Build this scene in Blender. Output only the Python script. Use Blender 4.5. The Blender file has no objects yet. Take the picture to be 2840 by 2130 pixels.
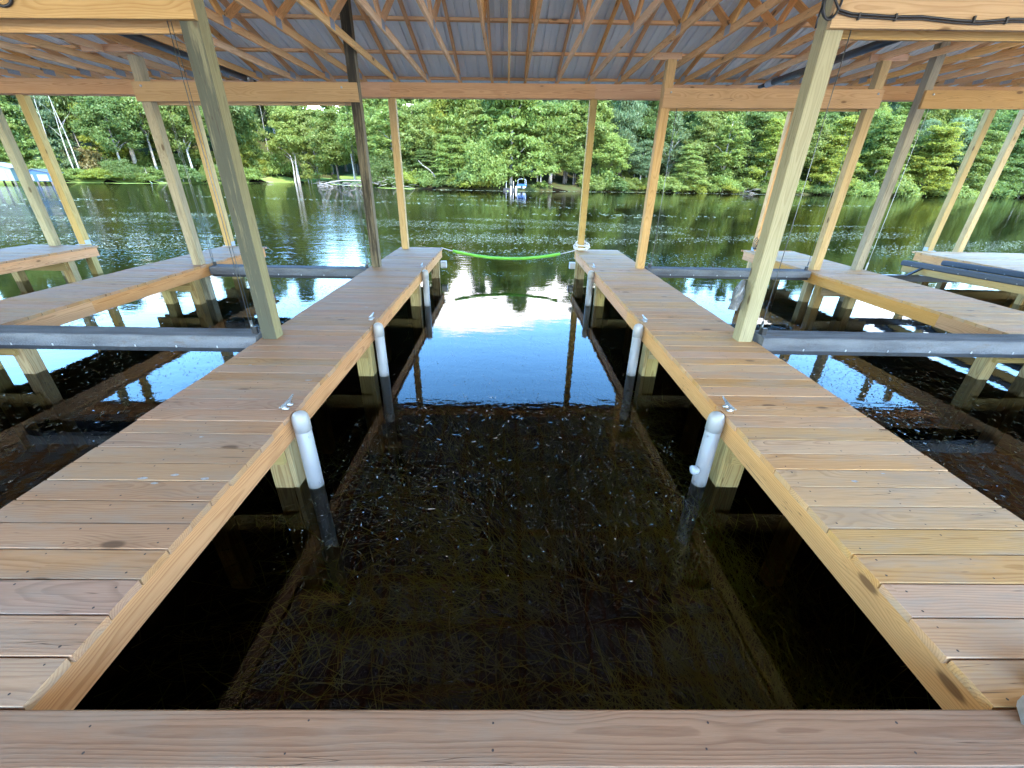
import bpy, math, random
import numpy as np
from mathutils import Vector, Matrix

R = random.Random(7)
NR = np.random.default_rng(11)
sc = bpy.context.scene
COL = sc.collection
WZ = -0.625                      # water level, deck top is z = 0

# ------------------------------------------------------------------ materials
def new_mat(name):
    m = bpy.data.materials.new(name); m.use_nodes = True
    nt = m.node_tree; nt.nodes.clear()
    out = nt.nodes.new('ShaderNodeOutputMaterial')
    return m, nt, out

class NT:
    """tiny helper for wiring nodes"""
    def __init__(s, nt): s.nt = nt
    def n(s, t, **kw):
        nd = s.nt.nodes.new('ShaderNode' + t)
        for k, v in kw.items(): setattr(nd, k, v)
        return nd
    def l(s, a, b): s.nt.links.new(a, b)
    def put(s, sock, v):
        if hasattr(v, 'is_output') or hasattr(v, 'links'): s.l(v, sock)
        else: sock.default_value = v
    def math(s, op, a, b=0.0, c=None, clamp=False):
        nd = s.n('Math', operation=op, use_clamp=clamp)
        s.put(nd.inputs[0], a); s.put(nd.inputs[1], b)
        if c is not None: s.put(nd.inputs[2], c)
        return nd.outputs[0]
    def vmul(s, v, k):
        nd = s.n('VectorMath', operation='MULTIPLY'); s.put(nd.inputs[0], v); nd.inputs[1].default_value = k
        return nd.outputs[0]
    def noise(s, v, scale=1.0, detail=2.0, rough=0.5):
        nd = s.n('TexNoise'); s.l(v, nd.inputs['Vector'])
        nd.inputs['Scale'].default_value = scale; nd.inputs['Detail'].default_value = detail
        nd.inputs['Roughness'].default_value = rough
        return nd.outputs['Fac']
    def ramp(s, f, stops):
        nd = s.n('ValToRGB'); s.l(f, nd.inputs[0]); el = nd.color_ramp.elements
        while len(el) < len(stops): el.new(0.5)
        for e, (p, c) in zip(el, stops):
            e.position = p; e.color = (*c, 1) if len(c) == 3 else c
        return nd.outputs[0]
    def mix(s, f, a, b, mode='MIX'):
        nd = s.n('Mix', data_type='RGBA', blend_type=mode)
        s.put(nd.inputs['Factor'], f)
        for k, v in ((6, a), (7, b)):
            if isinstance(v, tuple): v = (*v, 1) if len(v) == 3 else v
            s.put(nd.inputs[k], v)
        return nd.outputs[2]
    def mapr(s, v, a, b, c, d, smooth=False):
        nd = s.n('MapRange', interpolation_type='SMOOTHSTEP' if smooth else 'LINEAR')
        s.put(nd.inputs[0], v)
        for i, x in enumerate((a, b, c, d)): nd.inputs[i + 1].default_value = x
        return nd.outputs[0]

def wood(name, light, dark, ring=0.008, contrast=0.75, var=0.22, rough=0.72, knot=(0.055, 0.026, 0.013), knots=0.5,
         grime=None, grime_lo=0.52, grey=None, wob=0.075, spec=.13, grime_add=.1):
    m, nt, out = new_mat(name); N = NT(nt)
    a = N.n('Attribute', attribute_name='gc').outputs['Vector']
    sp = N.n('SeparateXYZ'); N.l(a, sp.inputs[0]); X, Y, Z = sp.outputs
    # per timber random number
    wn = N.n('TexWhiteNoise', noise_dimensions='1D')
    N.l(N.math('FLOOR', N.math('DIVIDE', X, 20.0)), wn.inputs['W']); rnd = wn.outputs['Value']
    # knots
    vo = N.n('TexVoronoi'); N.l(N.vmul(a, (2.0, 5.0, 5.0)), vo.inputs['Vector']); vo.inputs['Scale'].default_value = 1.0
    vsep = N.n('SeparateColor'); N.l(vo.outputs['Color'], vsep.inputs[0])
    gate = N.math('LESS_THAN', vsep.outputs[0], knots)
    vd = vo.outputs['Distance']
    kn = N.math('MULTIPLY', N.mapr(vd, 0.075, 0.14, 1, 0, True), gate)
    halo = N.math('MULTIPLY', N.mapr(vd, 0.05, 0.5, 1, 0, True), gate)
    # growth rings round a pith line parallel to the timber
    n1 = N.noise(N.vmul(a, (1.1, 5, 5)), 1.0, 2.0)
    n2 = N.noise(N.vmul(a, (4, 30, 30)), 1.0, 2.0)
    d = N.math('SQRT', N.math('ADD', N.math('MULTIPLY', Y, Y), N.math('MULTIPLY', Z, Z)))
    d = N.math('ADD', d, N.math('MULTIPLY', n1, wob))
    d = N.math('ADD', d, N.math('MULTIPLY', n2, 0.004))
    d = N.math('ADD', d, N.math('MULTIPLY', halo, 0.03))
    fr = N.math('FRACT', N.math('DIVIDE', d, ring))
    late = N.ramp(fr, [(0.0, (.15,)*3), (0.45, (.25,)*3), (0.82, (1,)*3), (0.93, (.8,)*3), (1.0, (.15,)*3)])
    fib = N.noise(N.vmul(a, (9, 160, 160)), 1.0, 3.0, 0.6)
    broad = N.noise(N.vmul(a, (1.2, 14, 14)), 1.0, 3.0)
    f = N.math('MULTIPLY', late, contrast)
    f = N.math('ADD', f, N.math('MULTIPLY', N.math('SUBTRACT', fib, 0.5), 0.55))
    f = N.math('ADD', f, N.math('MULTIPLY', N.math('SUBTRACT', broad, 0.5), 0.7), clamp=True)
    c = N.mix(f, light, dark)
    hsv = N.n('HueSaturation'); N.l(c, hsv.inputs['Color'])
    N.l(N.mapr(rnd, 0, 1, 1 - var, 1 + var), hsv.inputs['Value'])
    rn2 = N.math('FRACT', N.math('MULTIPLY', rnd, 7.31))
    N.l(N.mapr(rn2, 0, 1, 0.92, 1.15), hsv.inputs['Saturation'])
    N.l(N.mapr(N.math('FRACT', N.math('MULTIPLY', rnd, 3.7)), 0, 1, 0.489, 0.502), hsv.inputs['Hue'])
    c = hsv.outputs['Color']
    g1 = N.noise(N.vmul(a, (1.6, 7, 7)), 1.0, 5.0, 0.65)
    if grey:
        c = N.mix(N.mapr(g1, 0.42, 0.7, 0, 0.6, True), c, grey)
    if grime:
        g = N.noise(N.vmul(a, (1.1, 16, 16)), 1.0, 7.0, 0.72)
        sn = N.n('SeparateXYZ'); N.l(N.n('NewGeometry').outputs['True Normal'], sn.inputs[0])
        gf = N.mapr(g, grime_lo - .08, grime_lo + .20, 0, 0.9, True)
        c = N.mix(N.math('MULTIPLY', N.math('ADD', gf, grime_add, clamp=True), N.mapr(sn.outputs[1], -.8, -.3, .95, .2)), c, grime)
    c = N.mix(N.math('MULTIPLY', kn, 0.85), c, knot)
    c = N.mix(N.math('MULTIPLY', halo, 0.28), c, dark)
    # drying checks: thin dark cracks along the grain
    ck = N.noise(N.vmul(a, (1.3, 55, 55)), 1.0, 1.0)
    ckm = N.mapr(N.math('ABSOLUTE', N.math('SUBTRACT', ck, 0.5)), 0.0, 0.012, 1, 0)
    ckm = N.math('MULTIPLY', ckm, N.mapr(N.noise(N.vmul(a, (0.9, 6, 6)), 1.0, 1.0), .56, .62, 0, .75))
    c = N.mix(ckm, c, (0.05, 0.03, 0.018))
    b = N.n('BsdfPrincipled')
    N.l(c, b.inputs['Base Color']); b.inputs['Specular IOR Level'].default_value = spec
    N.l(N.mapr(fib, .3, .7, rough - .12, rough + .12), b.inputs['Roughness'])
    hh = N.math('ADD', N.math('MULTIPLY', late, -0.5), fib)
    hh = N.math('ADD', hh, N.math('MULTIPLY', ckm, -1.5))
    bp = N.n('Bump'); bp.inputs['Strength'].default_value = 0.35; bp.inputs['Distance'].default_value = 0.0012
    N.l(hh, bp.inputs['Height']); N.l(bp.outputs[0], b.inputs['Normal'])
    N.l(b.outputs[0], out.inputs[0])
    return m

def plain(name, col, rough=0.5, metal=0.0, noise_amt=0.12, scale=20.0, spec=0.5, bump=0.0, coords='Object'):
    m, nt, out = new_mat(name); N = NT(nt)
    tc = N.n('TexCoord').outputs[coords]
    n = N.noise(tc, scale, 5.0, 0.6)
    lo = tuple(max(0, x * (1 - noise_amt)) for x in col); hi = tuple(min(1, x * (1 + noise_amt)) for x in col)
    c = N.ramp(n, [(0.3, lo), (0.7, hi)])
    b = N.n('BsdfPrincipled'); N.l(c, b.inputs['Base Color'])
    b.inputs['Metallic'].default_value = metal; b.inputs['Specular IOR Level'].default_value = spec
    N.l(N.mapr(n, .3, .7, max(.02, rough - .08), rough + .08), b.inputs['Roughness'])
    if bump:
        bp = N.n('Bump'); bp.inputs['Strength'].default_value = 0.6; bp.inputs['Distance'].default_value = bump
        N.l(n, bp.inputs['Height']); N.l(bp.outputs[0], b.inputs['Normal'])
    N.l(b.outputs[0], out.inputs[0])
    return m

def leaf_mat(name, a, b_, transl=0.55):
    m, nt, out = new_mat(name); N = NT(nt)
    rnd = N.n('NewGeometry').outputs['Random Per Island']
    oi = N.n('ObjectInfo').outputs['Random']
    tc = N.n('TexCoord').outputs['Object']
    n = N.noise(tc, 0.55, 2.0)
    f = N.math('ADD', N.math('MULTIPLY', rnd, 0.55), N.math('MULTIPLY', N.mapr(n, .3, .7, 0, 1), 0.45))
    c = N.mix(f, a, b_)
    hs = N.n('HueSaturation'); N.l(c, hs.inputs['Color'])
    N.l(N.mapr(oi, 0, 1, 0.85, 1.15), hs.inputs['Value'])
    N.l(N.mapr(N.math('FRACT', N.math('MULTIPLY', oi, 5.3)), 0, 1, 0.485, 0.512), hs.inputs['Hue'])
    df = N.n('BsdfDiffuse'); N.l(hs.outputs[0], df.inputs['Color'])
    tr = N.n('BsdfTranslucent'); N.l(N.mix(0.5, hs.outputs[0], (b_[0]*1.3, b_[1]*1.25, b_[2]*.7)), tr.inputs['Color'])
    mx = N.n('MixShader'); mx.inputs[0].default_value = transl
    N.l(df.outputs[0], mx.inputs[1]); N.l(tr.outputs[0], mx.inputs[2])
    gl = N.n('BsdfGlossy'); gl.inputs['Roughness'].default_value = 0.45; gl.inputs['Color'].default_value = (.8, .9, .8, 1)
    mx2 = N.n('MixShader'); mx2.inputs[0].default_value = 0.015
    N.l(mx.outputs[0], mx2.inputs[1]); N.l(gl.outputs[0], mx2.inputs[2])
    N.l(mx2.outputs[0], out.inputs[0])
    return m

M = {}
M['deck'] = wood('deck_boards', (0.556, 0.333, 0.155), (0.313, 0.162, 0.069), ring=.011, contrast=.58, var=.065, rough=.68, knots=.6, grey=(.36, .27, .19))
M['deck_left'] = wood('deck_boards_browner', (0.407, 0.242, 0.128), (0.226, 0.122, 0.060), ring=.011, contrast=.58, var=.065, rough=.66, knots=.6, grey=(.29, .22, .155))
M['walk'] = wood('reddish_walkway_boards', (0.293, 0.166, 0.087), (0.155, 0.079, 0.039), ring=.0065, contrast=.6, var=.08, rough=.6, knots=.5, grey=(.25, .17, .11), wob=.022)
M['pine'] = wood('new_pine', (0.617, 0.384, 0.203), (0.389, 0.200, 0.088), ring=.012, contrast=.62, var=.13, rough=.7, knots=.6)
M['stringer'] = wood('treated_stringer', (0.624, 0.340, 0.149), (0.364, 0.167, 0.061), ring=.012, contrast=.65, var=.12, rough=.68, knots=.5)
M['beam'] = wood('treated_beam', (0.494, 0.323, 0.152), (0.322, 0.184, 0.075), ring=.013, contrast=.6, var=.09, rough=.7, knots=.75)
M['truss'] = wood('truss_lumber', (0.936, 0.591, 0.297), (0.582, 0.305, 0.126), ring=.010, contrast=.5, var=.16, rough=.75, knots=.7)
M['post_green'] = wood('weathered_green_post', (0.357, 0.319, 0.179), (0.220, 0.190, 0.099), ring=.011, contrast=.55, var=.1, rough=.75, knots=.55)
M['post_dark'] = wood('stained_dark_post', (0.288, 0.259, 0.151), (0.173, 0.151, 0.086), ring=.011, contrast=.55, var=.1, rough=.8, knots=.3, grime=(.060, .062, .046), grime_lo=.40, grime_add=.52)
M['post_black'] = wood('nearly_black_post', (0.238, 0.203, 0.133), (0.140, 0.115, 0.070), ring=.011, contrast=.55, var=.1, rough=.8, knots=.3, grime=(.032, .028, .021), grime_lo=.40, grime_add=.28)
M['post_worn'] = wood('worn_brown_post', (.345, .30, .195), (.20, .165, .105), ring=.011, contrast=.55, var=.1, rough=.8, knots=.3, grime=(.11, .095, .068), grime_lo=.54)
M['post_yellow'] = wood('yellow_pine_post', (0.468, 0.343, 0.156), (0.289, 0.187, 0.074), ring=.012, contrast=.55, var=.09, rough=.7, knots=.65)
M['piling'] = wood('treated_piling', (0.459, 0.344, 0.156), (0.246, 0.156, 0.066), ring=.012, contrast=.75, var=.12, rough=.7, knots=.45)
M['screw'] = plain('screw_hole', (.035, .022, .015), .7)
M['dropping'] = plain('bird_dropping', (.34, .32, .29), .8, 0, .3, 60)
M['galv'] = plain('galvanised_plate', (.40, .42, .44), .45, .6, .2, 60)
M['alu'] = plain('polished_aluminium', (.38, .39, .40), .3, .95, .08, 90)
def pvc_mat():
    m, nt, out = new_mat('white_pvc'); N = NT(nt)
    p = N.n('NewGeometry').outputs['Position']; sp = N.n('SeparateXYZ'); N.l(p, sp.inputs[0])
    n = N.noise(N.vmul(p, (30, 30, 9)), 1.0, 5, .7)
    band = N.mapr(N.math('ADD', sp.outputs[2], N.math('MULTIPLY', n, .10)), -.60, -.50, 1, 0, True)
    c = N.mix(N.math('MULTIPLY', band, .75), (.32, .315, .30), (.13, .12, .085))
    sc_ = N.mapr(N.noise(N.vmul(p, (60, 60, 14)), 1.0, 3, .6), .66, .72, 0, .5)
    c = N.mix(sc_, c, (.36, .35, .33))
    b = N.n('BsdfPrincipled'); N.l(c, b.inputs['Base Color']); b.inputs['Roughness'].default_value = .35
    N.l(b.outputs[0], out.inputs[0]); return m
M['pvc'] = pvc_mat()
M['white'] = plain('white_plastic', (.62, .62, .61), .4, 0, .04, 12)
M['black'] = plain('black_plastic', (.014, .014, .016), .4, 0, .2, 30)
M['blacksteel'] = plain('black_steel', (.025, .026, .03), .42, .3, .2, 30)
M['cable'] = plain('steel_cable', (.16, .17, .16), .4, .7, .1, 60)
M['rope'] = plain('white_rope', (.62, .62, .61), .8, 0, .12, 160, .2, .002)
M['noodle'] = plain('green_foam', (.22, .60, .06), .55, 0, .06, 60, .3, .001)
M['clear'] = plain('clear_plastic', (.55, .6, .62), .1, 0, .1, 60)
M['bag'] = plain('grey_plastic_film', (.12, .125, .13), .25, 0, .4, 14, .6, .01)
M['bark'] = plain('grey_bark', (.20, .185, .16), .9, 0, .5, 6, .2, .03)
M['bark_pale'] = plain('pale_bark', (.30, .285, .25), .85, 0, .35, 5, .2, .02)
M['bark_dark'] = plain('dark_bark', (.075, .065, .055), .9, 0, .4, 6, .2, .03)
M['dead'] = plain('dead_wood', (.20, .18, .155), .9, 0, .35, 8, .2, .01)
M['bluewall'] = plain('blue_siding', (.008, .05, .12), .5, 0, .08, 5)
M['greenwall'] = plain('pale_green_siding', (.10, .15, .12), .5, 0, .06, 5)
M['paleroof'] = plain('pale_metal_roof', (.06, .085, .075), .4, .2, .08, 5)
M['blueboat'] = plain('blue_boat', (.008, .13, .46), .3, 0, .06, 6)
M['hut'] = plain('pale_house', (.16, .165, .175), .6, 0, .08, 3)
M['slate'] = plain('blue_grey_carpet', (.075, .09, .115), .95, 0, .25, 140, .1, .002)

def carpet_mat():
    m, nt, out = new_mat('grey_marine_carpet'); N = NT(nt)
    tc = N.n('TexCoord').outputs['Object']
    a = N.noise(tc, 260, 3, .7); b = N.noise(N.vmul(tc, (1.2, 7, 7)), 1.0, 4, .6)
    f = N.math('ADD', N.math('MULTIPLY', a, .6), N.math('MULTIPLY', b, .4))
    c = N.ramp(f, [(.36, (.045, .048, .055)), (.62, (.19, .20, .215))])
    st = N.mapr(N.noise(N.vmul(tc, (1.5, 3, 3)), 1.3, 5, .7), .60, .72, 0, .55, True)
    c = N.mix(st, c, (.12, .085, .06))
    bs = N.n('BsdfPrincipled'); N.l(c, bs.inputs['Base Color']); bs.inputs['Roughness'].default_value = .95
    bs.inputs['Specular IOR Level'].default_value = .1
    bp = N.n('Bump'); bp.inputs['Strength'].default_value = .7; bp.inputs['Distance'].default_value = .003
    N.l(a, bp.inputs['Height']); N.l(bp.outputs[0], bs.inputs['Normal']); N.l(bs.outputs[0], out.inputs[0])
    return m
M['carpet'] = carpet_mat()

def roof_mat():
    m, nt, out = new_mat('galvalume_roofing'); N = NT(nt)
    tc = N.n('TexCoord').outputs['Object']
    a = N.noise(N.vmul(tc, (3, .5, .5)), 1.0, 4, .6)
    c = N.ramp(a, [(.3, (.74, .80, .87)), (.7, (.82, .87, .93))])
    b = N.n('BsdfPrincipled'); N.l(c, b.inputs['Base Color']); b.inputs['Metallic'].default_value = .0
    b.inputs['Roughness'].default_value = .45; N.l(b.outputs[0], out.inputs[0])
    return m
M['roof'] = roof_mat()

def water_mat():
    m, nt, out = new_mat('lake_water'); N = NT(nt)
    pos = N.n('NewGeometry').outputs['Position']
    sp = N.n('SeparateXYZ'); N.l(pos, sp.inputs[0])
    # ripples: calm between the docks, stronger on the open lake and in drifting bands
    n_a = N.noise(N.vmul(pos, (1.6, 4.2, 1)), 1.0, 3, .55)
    n_b = N.noise(N.vmul(pos, (6, 11, 1)), 1.0, 3, .6)
    n_c = N.noise(N.vmul(pos, (.05, .16, 1)), 1.0, 3, .6)
    open_ = N.mapr(sp.outputs[1], 8.5, 15.0, 0.0, 1.0, True)
    left = N.mapr(N.math('ADD', sp.outputs[0], N.math('MULTIPLY', sp.outputs[1], .18)), -10.0, 6.0, 1.0, 0.0, True)
    band = N.mapr(n_c, .46, .60, 0.12, 1.0, True)
    amt = N.math('MULTIPLY', open_, N.math('ADD', N.math('MULTIPLY', band, .40), N.math('MULTIPLY', left, 1.5)))
    amt = N.math('ADD', N.math('MULTIPLY', amt, .19), 0.032)
    h = N.math('ADD', N.math('MULTIPLY', n_a, 1.0), N.math('MULTIPLY', n_b, 0.22))
    h = N.math('MULTIPLY', h, amt)
    bp = N.n('Bump'); bp.inputs['Strength'].default_value = 1.0; bp.inputs['Distance'].default_value = 0.055
    N.l(h, bp.inputs['Height'])
    fz = N.n('Fresnel'); fz.inputs['IOR'].default_value = 1.36; N.l(bp.outputs[0], fz.inputs['Normal'])
    gl = N.n('BsdfGlossy'); gl.inputs['Roughness'].default_value = 0.015; N.l(bp.outputs[0], gl.inputs['Normal'])
    tr = N.n('BsdfTransparent'); tr.inputs['Color'].default_value = (.52, .53, .29, 1)
    mx = N.n('MixShader'); N.l(fz.outputs[0], mx.inputs[0]); N.l(tr.outputs[0], mx.inputs[1]); N.l(gl.outputs[0], mx.inputs[2])
    N.l(mx.outputs[0], out.inputs[0])
    return m
M['water'] = water_mat()

def ground_mat(name, stops, scale):
    m, nt, out = new_mat(name); N = NT(nt)
    p = N.n('NewGeometry').outputs['Position']
    f = N.math('ADD', N.math('MULTIPLY', N.noise(p, scale, 6, .65), .6), N.math('MULTIPLY', N.noise(p, scale * .12, 3), .4))
    c = N.ramp(f, stops)
    b = N.n('BsdfDiffuse'); N.l(c, b.inputs['Color'])
    bp = N.n('Bump'); bp.inputs['Distance'].default_value = .08; N.l(f, bp.inputs['Height']); N.l(bp.outputs[0], b.inputs['Normal'])
    N.l(b.outputs[0], out.inputs[0]); return m
M['bed'] = ground_mat('lake_bed_mud', [(.3, (.004, .0035, .002)), (.7, (.012, .010, .006))], 3)
M['litter'] = ground_mat('forest_floor', [(.35, (.035, .026, .015)), (.5, (.045, .045, .018)), (.62, (.04, .06, .018))], .8)
M['lawn'] = ground_mat('lawn', [(.3, (.10, .15, .035)), (.7, (.17, .22, .06))], 2)
M['bounce_bank'] = ground_mat('pale_bounce_bank', [(.3, (.46, .43, .38)), (.7, (.66, .62, .55))], 6)  # unseen pale ground behind the camera, added to bounce light under the roof
M['algae'] = ground_mat('algae_mat', [(.3, (.13, .21, .045)), (.7, (.23, .31, .08))], 1.2)
M['weed'] = plain('floating_weed', (.085, .09, .055), .12, 0, .6, 40, .9)
M['weed_pale'] = plain('floating_weed_pale', (.23, .27, .17), .75, 0, .4, 40, .12)
M['eel'] = plain('eelgrass', (.19, .24, .06), .4, 0, .85, 1.1, .5)

LEAF = {
 'light':  leaf_mat('leaf_light', (0.106, 0.158, 0.032), (0.214, 0.264, 0.061)),
 'mid':    leaf_mat('leaf_mid', (0.097, 0.147, 0.030), (0.185, 0.235, 0.058)),
 'dark':   leaf_mat('leaf_dark', (0.065, 0.111, 0.027), (0.125, 0.174, 0.047)),
 'blue':   leaf_mat('leaf_blue', (0.078, 0.127, 0.055), (0.145, 0.199, 0.093)),
 'yellow': leaf_mat('leaf_yellow', (0.128, 0.177, 0.027), (0.270, 0.293, 0.049)),
 'olive':  leaf_mat('leaf_olive', (0.100, 0.100, 0.034), (0.172, 0.140, 0.049)),
}

# ------------------------------------------------------------------ mesh builder
class MB:
    def __init__(s): s.V = []; s.F = []; s.I = []; s.G = []; s.S = []
    def add(s, vs, fs, mat=0, gc=None, smooth=False):
        o = len(s.V); s.V += [tuple(v) for v in vs]
        s.G += [tuple(g) for g in gc] if gc else [(v[0], v[1], v[2]) for v in vs]
        for f in fs: s.F.append([o + i for i in f]); s.I.append(mat); s.S.append(smooth)
    def beam(s, a, b, w, h, up=(0, 0, 1), ch=.003, mat=0, pith=None):
        """timber from a to b, w across, h along 'up'; carries grain coordinates"""
        a = Vector(a); b = Vector(b); L = (b - a); ln = L.length; L.normalize(); up = Vector(up)
        S = L.cross(up).normalized(); U = S.cross(L).normalized()
        w2, h2 = w / 2, h / 2; c = min(ch, w2 * .4, h2 * .4)
        prof = [(-w2 + c, -h2), (w2 - c, -h2), (w2, -h2 + c), (w2, h2 - c), (w2 - c, h2), (-w2 + c, h2), (-w2, h2 - c), (-w2, -h2 + c)]
        gx = 20 * R.randrange(1, 400) + R.uniform(.3, 3)
        if pith is None:
            an = R.uniform(0, 6.28); rr = R.uniform(.02, .11); gy, gz = rr * math.cos(an), rr * math.sin(an)
        else: gy, gz = pith
        vs, gs = [], []
        for t, P in ((0, a), (ln, b)):
            for (x, y) in prof:
                vs.append(P + S * x + U * y); gs.append((gx + t, x + gy, y + gz))
        fs = [[i, (i + 1) % 8, 8 + (i + 1) % 8, 8 + i] for i in range(8)]
        fs += [list(range(7, -1, -1)), list(range(8, 16))]
        s.add(vs, fs, mat, gs)
    def box(s, c, d, mat=0, rz=0.0, ch=.004):
        c = Vector(c); ax = Vector((math.cos(rz), math.sin(rz), 0))
        s.beam(c - ax * d[0] / 2, c + ax * d[0] / 2, d[1], d[2], ch=ch, mat=mat)
    def tube(s, path, r, seg=8, mat=0, caps=True, smooth=True):
        P = [Vector(p) for p in path]; n = len(P)
        rad = r if isinstance(r, (list, tuple)) else [r] * n
        vs = []; prev = None
        for i, p in enumerate(P):
            t = (P[min(i + 1, n - 1)] - P[max(i - 1, 0)])
            t = t.normalized() if t.length > 1e-9 else Vector((0, 0, 1))
            if prev is None:
                u = t.orthogonal().normalized()
            else:
                u = (prev - t * prev.dot(t)); u = u.normalized() if u.length > 1e-6 else t.orthogonal().normalized()
            prev = u; w = t.cross(u)
            for k in range(seg):
                an = 2 * math.pi * k / seg
                vs.append(p + (u * math.cos(an) + w * math.sin(an)) * rad[i])
        fs = [[i * seg + k, i * seg + (k + 1) % seg, (i + 1) * seg + (k + 1) % seg, (i + 1) * seg + k] for i in range(n - 1) for k in range(seg)]
        if caps: fs += [list(range(seg - 1, -1, -1)), list(range((n - 1) * seg, n * seg))]
        s.add(vs, fs, mat, None, smooth)
    def disc(s, c, r, mat=0, n=6):
        s.add([(c[0] + r * math.cos(2 * math.pi * k / n), c[1] + r * math.sin(2 * math.pi * k / n), c[2]) for k in range(n)], [list(range(n))], mat)
    def build(s, name, mats, parent=None, at=None):
        """link as ONE mesh object; vertices are world coordinates, origin at 'at' or inherited from the parent"""
        mats = mats if isinstance(mats, list) else [mats]
        o0 = Vector(at) if at is not None else Vector((0, 0, 0))
        w = o0.copy()
        if parent is not None:
            w = world_loc(parent) + o0
        me = bpy.data.meshes.new(name)
        me.from_pydata([(v[0] - w.x, v[1] - w.y, v[2] - w.z) for v in s.V], [], s.F)
        for m in mats: me.materials.append(m)
        me.polygons.foreach_set('material_index', s.I)
        me.polygons.foreach_set('use_smooth', s.S)
        at_ = me.attributes.new('gc', 'FLOAT_VECTOR', 'POINT')
        at_.data.foreach_set('vector', np.array(s.G, dtype=np.float32).ravel())
        me.update()
        o = bpy.data.objects.new(name, me); COL.objects.link(o)
        o.location = o0
        if parent is not None: o.parent = parent
        return o

def world_loc(o):
    v = Vector(o.location)
    while o.parent is not None:
        o = o.parent; v += Vector(o.location)
    return v

def tag(o, label=None, cat=None, group=None, kind=None):
    if label: o['label'] = label
    if cat: o['category'] = cat
    if group: o['group'] = group
    if kind or cat: o['kind'] = kind or 'thing'
    return o
def empty(name, loc, label, cat, group=None):
    o = bpy.data.objects.new(name, None); COL.objects.link(o); o.location = loc; o.empty_display_size = .2
    return tag(o, label, cat, group)

def quads(name, C, U, V, mats, idx=None, parent=None, fold=None):
    """many small quads in one mesh: centre C, half axes U and V (numpy n x 3)"""
    n = len(C); P = np.empty((n, 4, 3), dtype=np.float32)
    P[:, 0] = C - U - V; P[:, 1] = C + U - V; P[:, 2] = C + U + V; P[:, 3] = C - U + V
    if fold is not None: P[:, 2] += fold; P[:, 0] += fold
    me = bpy.data.meshes.new(name)
    me.vertices.add(4 * n); me.vertices.foreach_set('co', P.ravel())
    me.loops.add(4 * n); me.loops.foreach_set('vertex_index', np.arange(4 * n, dtype=np.int32))
    me.polygons.add(n); me.polygons.foreach_set('loop_start', np.arange(0, 4 * n, 4, dtype=np.int32))
    if idx is not None: me.polygons.foreach_set('material_index', idx.astype(np.int32))
    for m in (mats if isinstance(mats, list) else [mats]): me.materials.append(m)
    me.update(); me.validate()
    o = bpy.data.objects.new(name, me); COL.objects.link(o)
    if parent is not None: o.parent = parent
    return o

# ------------------------------------------------------------------ camera
F, PITCH, YAW, ROLL, EYE = 1150.736, 0.463120, 0.019303, 0.021912, Vector((0, 0, 1.5))
fw = Vector((math.sin(YAW) * math.cos(PITCH), math.cos(YAW) * math.cos(PITCH), -math.sin(PITCH)))
rt = Vector((math.cos(YAW), -math.sin(YAW), 0)); up = rt.cross(fw)
rt, up = math.cos(ROLL) * rt + math.sin(ROLL) * up, -math.sin(ROLL) * rt + math.cos(ROLL) * up
cam = bpy.data.cameras.new('camera'); cam.sensor_width = 36; cam.lens = 36 * F / 2840; cam.clip_end = 2000; cam.clip_start = .05
co = bpy.data.objects.new('camera', cam); COL.objects.link(co)
co.matrix_world = Matrix(((rt.x, up.x, -fw.x, EYE.x), (rt.y, up.y, -fw.y, EYE.y), (rt.z, up.z, -fw.z, EYE.z), (0, 0, 0, 1)))
sc.camera = co
def at(px, py, Y):
    """where the sight line through a point of the photograph reaches the depth Y"""
    d = fw + rt * ((px - 1420) / F) - up * ((py - 1065) / F)
    return EYE + d * (Y / d.y)

# ------------------------------------------------------------------ sky, sun
SUN_EL, SUN_ROT = math.radians(50), math.radians(152)
w = bpy.data.worlds.new('World'); sc.world = w; w.use_nodes = True
nt = w.node_tree; nt.nodes.clear(); N = NT(nt)
sky = N.n('TexSky', sky_type='NISHITA', sun_disc=False, sun_elevation=SUN_EL, sun_rotation=SUN_ROT, air_density=1.15, dust_density=.25, ozone_density=2.0)
tcd = N.n('TexCoord').outputs['Generated']
spz = N.n('SeparateXYZ'); N.l(tcd, spz.inputs[0])
cn = N.noise(N.vmul(tcd, (3.2, 3.2, 6.0)), 1.0, 9, .58)
thr = N.math('ADD', N.mapr(spz.outputs[2], .27, .42, .32, .80), N.mapr(N.math('ABSOLUTE', N.math('SUBTRACT', spz.outputs[0], .03)), .16, .42, 0.0, .22, True))
mask = N.math('MULTIPLY', N.math('SUBTRACT', cn, thr), 15.0, clamp=True)
tone = N.noise(N.vmul(tcd, (6, 6, 12)), 1.0, 6, .6)
ccol = N.ramp(tone, [(.3, (5.0, 5.2, 5.6)), (.65, (11.0, 11.0, 11.0))])
bg = N.n('Background'); bg.inputs['Strength'].default_value = .15
skc = N.n('HueSaturation'); N.l(sky.outputs[0], skc.inputs['Color']); skc.inputs['Saturation'].default_value = 1.3; skc.inputs['Value'].default_value = 2.3
N.l(N.mix(mask, skc.outputs[0], ccol), bg.inputs['Color'])
wo = N.n('OutputWorld'); N.l(bg.outputs[0], wo.inputs[0])
sl = bpy.data.lights.new('sun', 'SUN'); sl.energy = 2.3; sl.angle = math.radians(.6); sl.color = (1, .91, .79)
so = bpy.data.objects.new('sun', sl); COL.objects.link(so)
sd = Vector((math.sin(SUN_ROT) * math.cos(SUN_EL), math.cos(SUN_ROT) * math.cos(SUN_EL), math.sin(SUN_EL)))
so.rotation_euler = (-sd).to_track_quat('-Z', 'Y').to_euler()
sc.view_settings.view_transform = 'Standard'; sc.view_settings.look = 'None'; sc.view_settings.gamma = 1
sc.view_settings.exposure = 2.97
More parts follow.
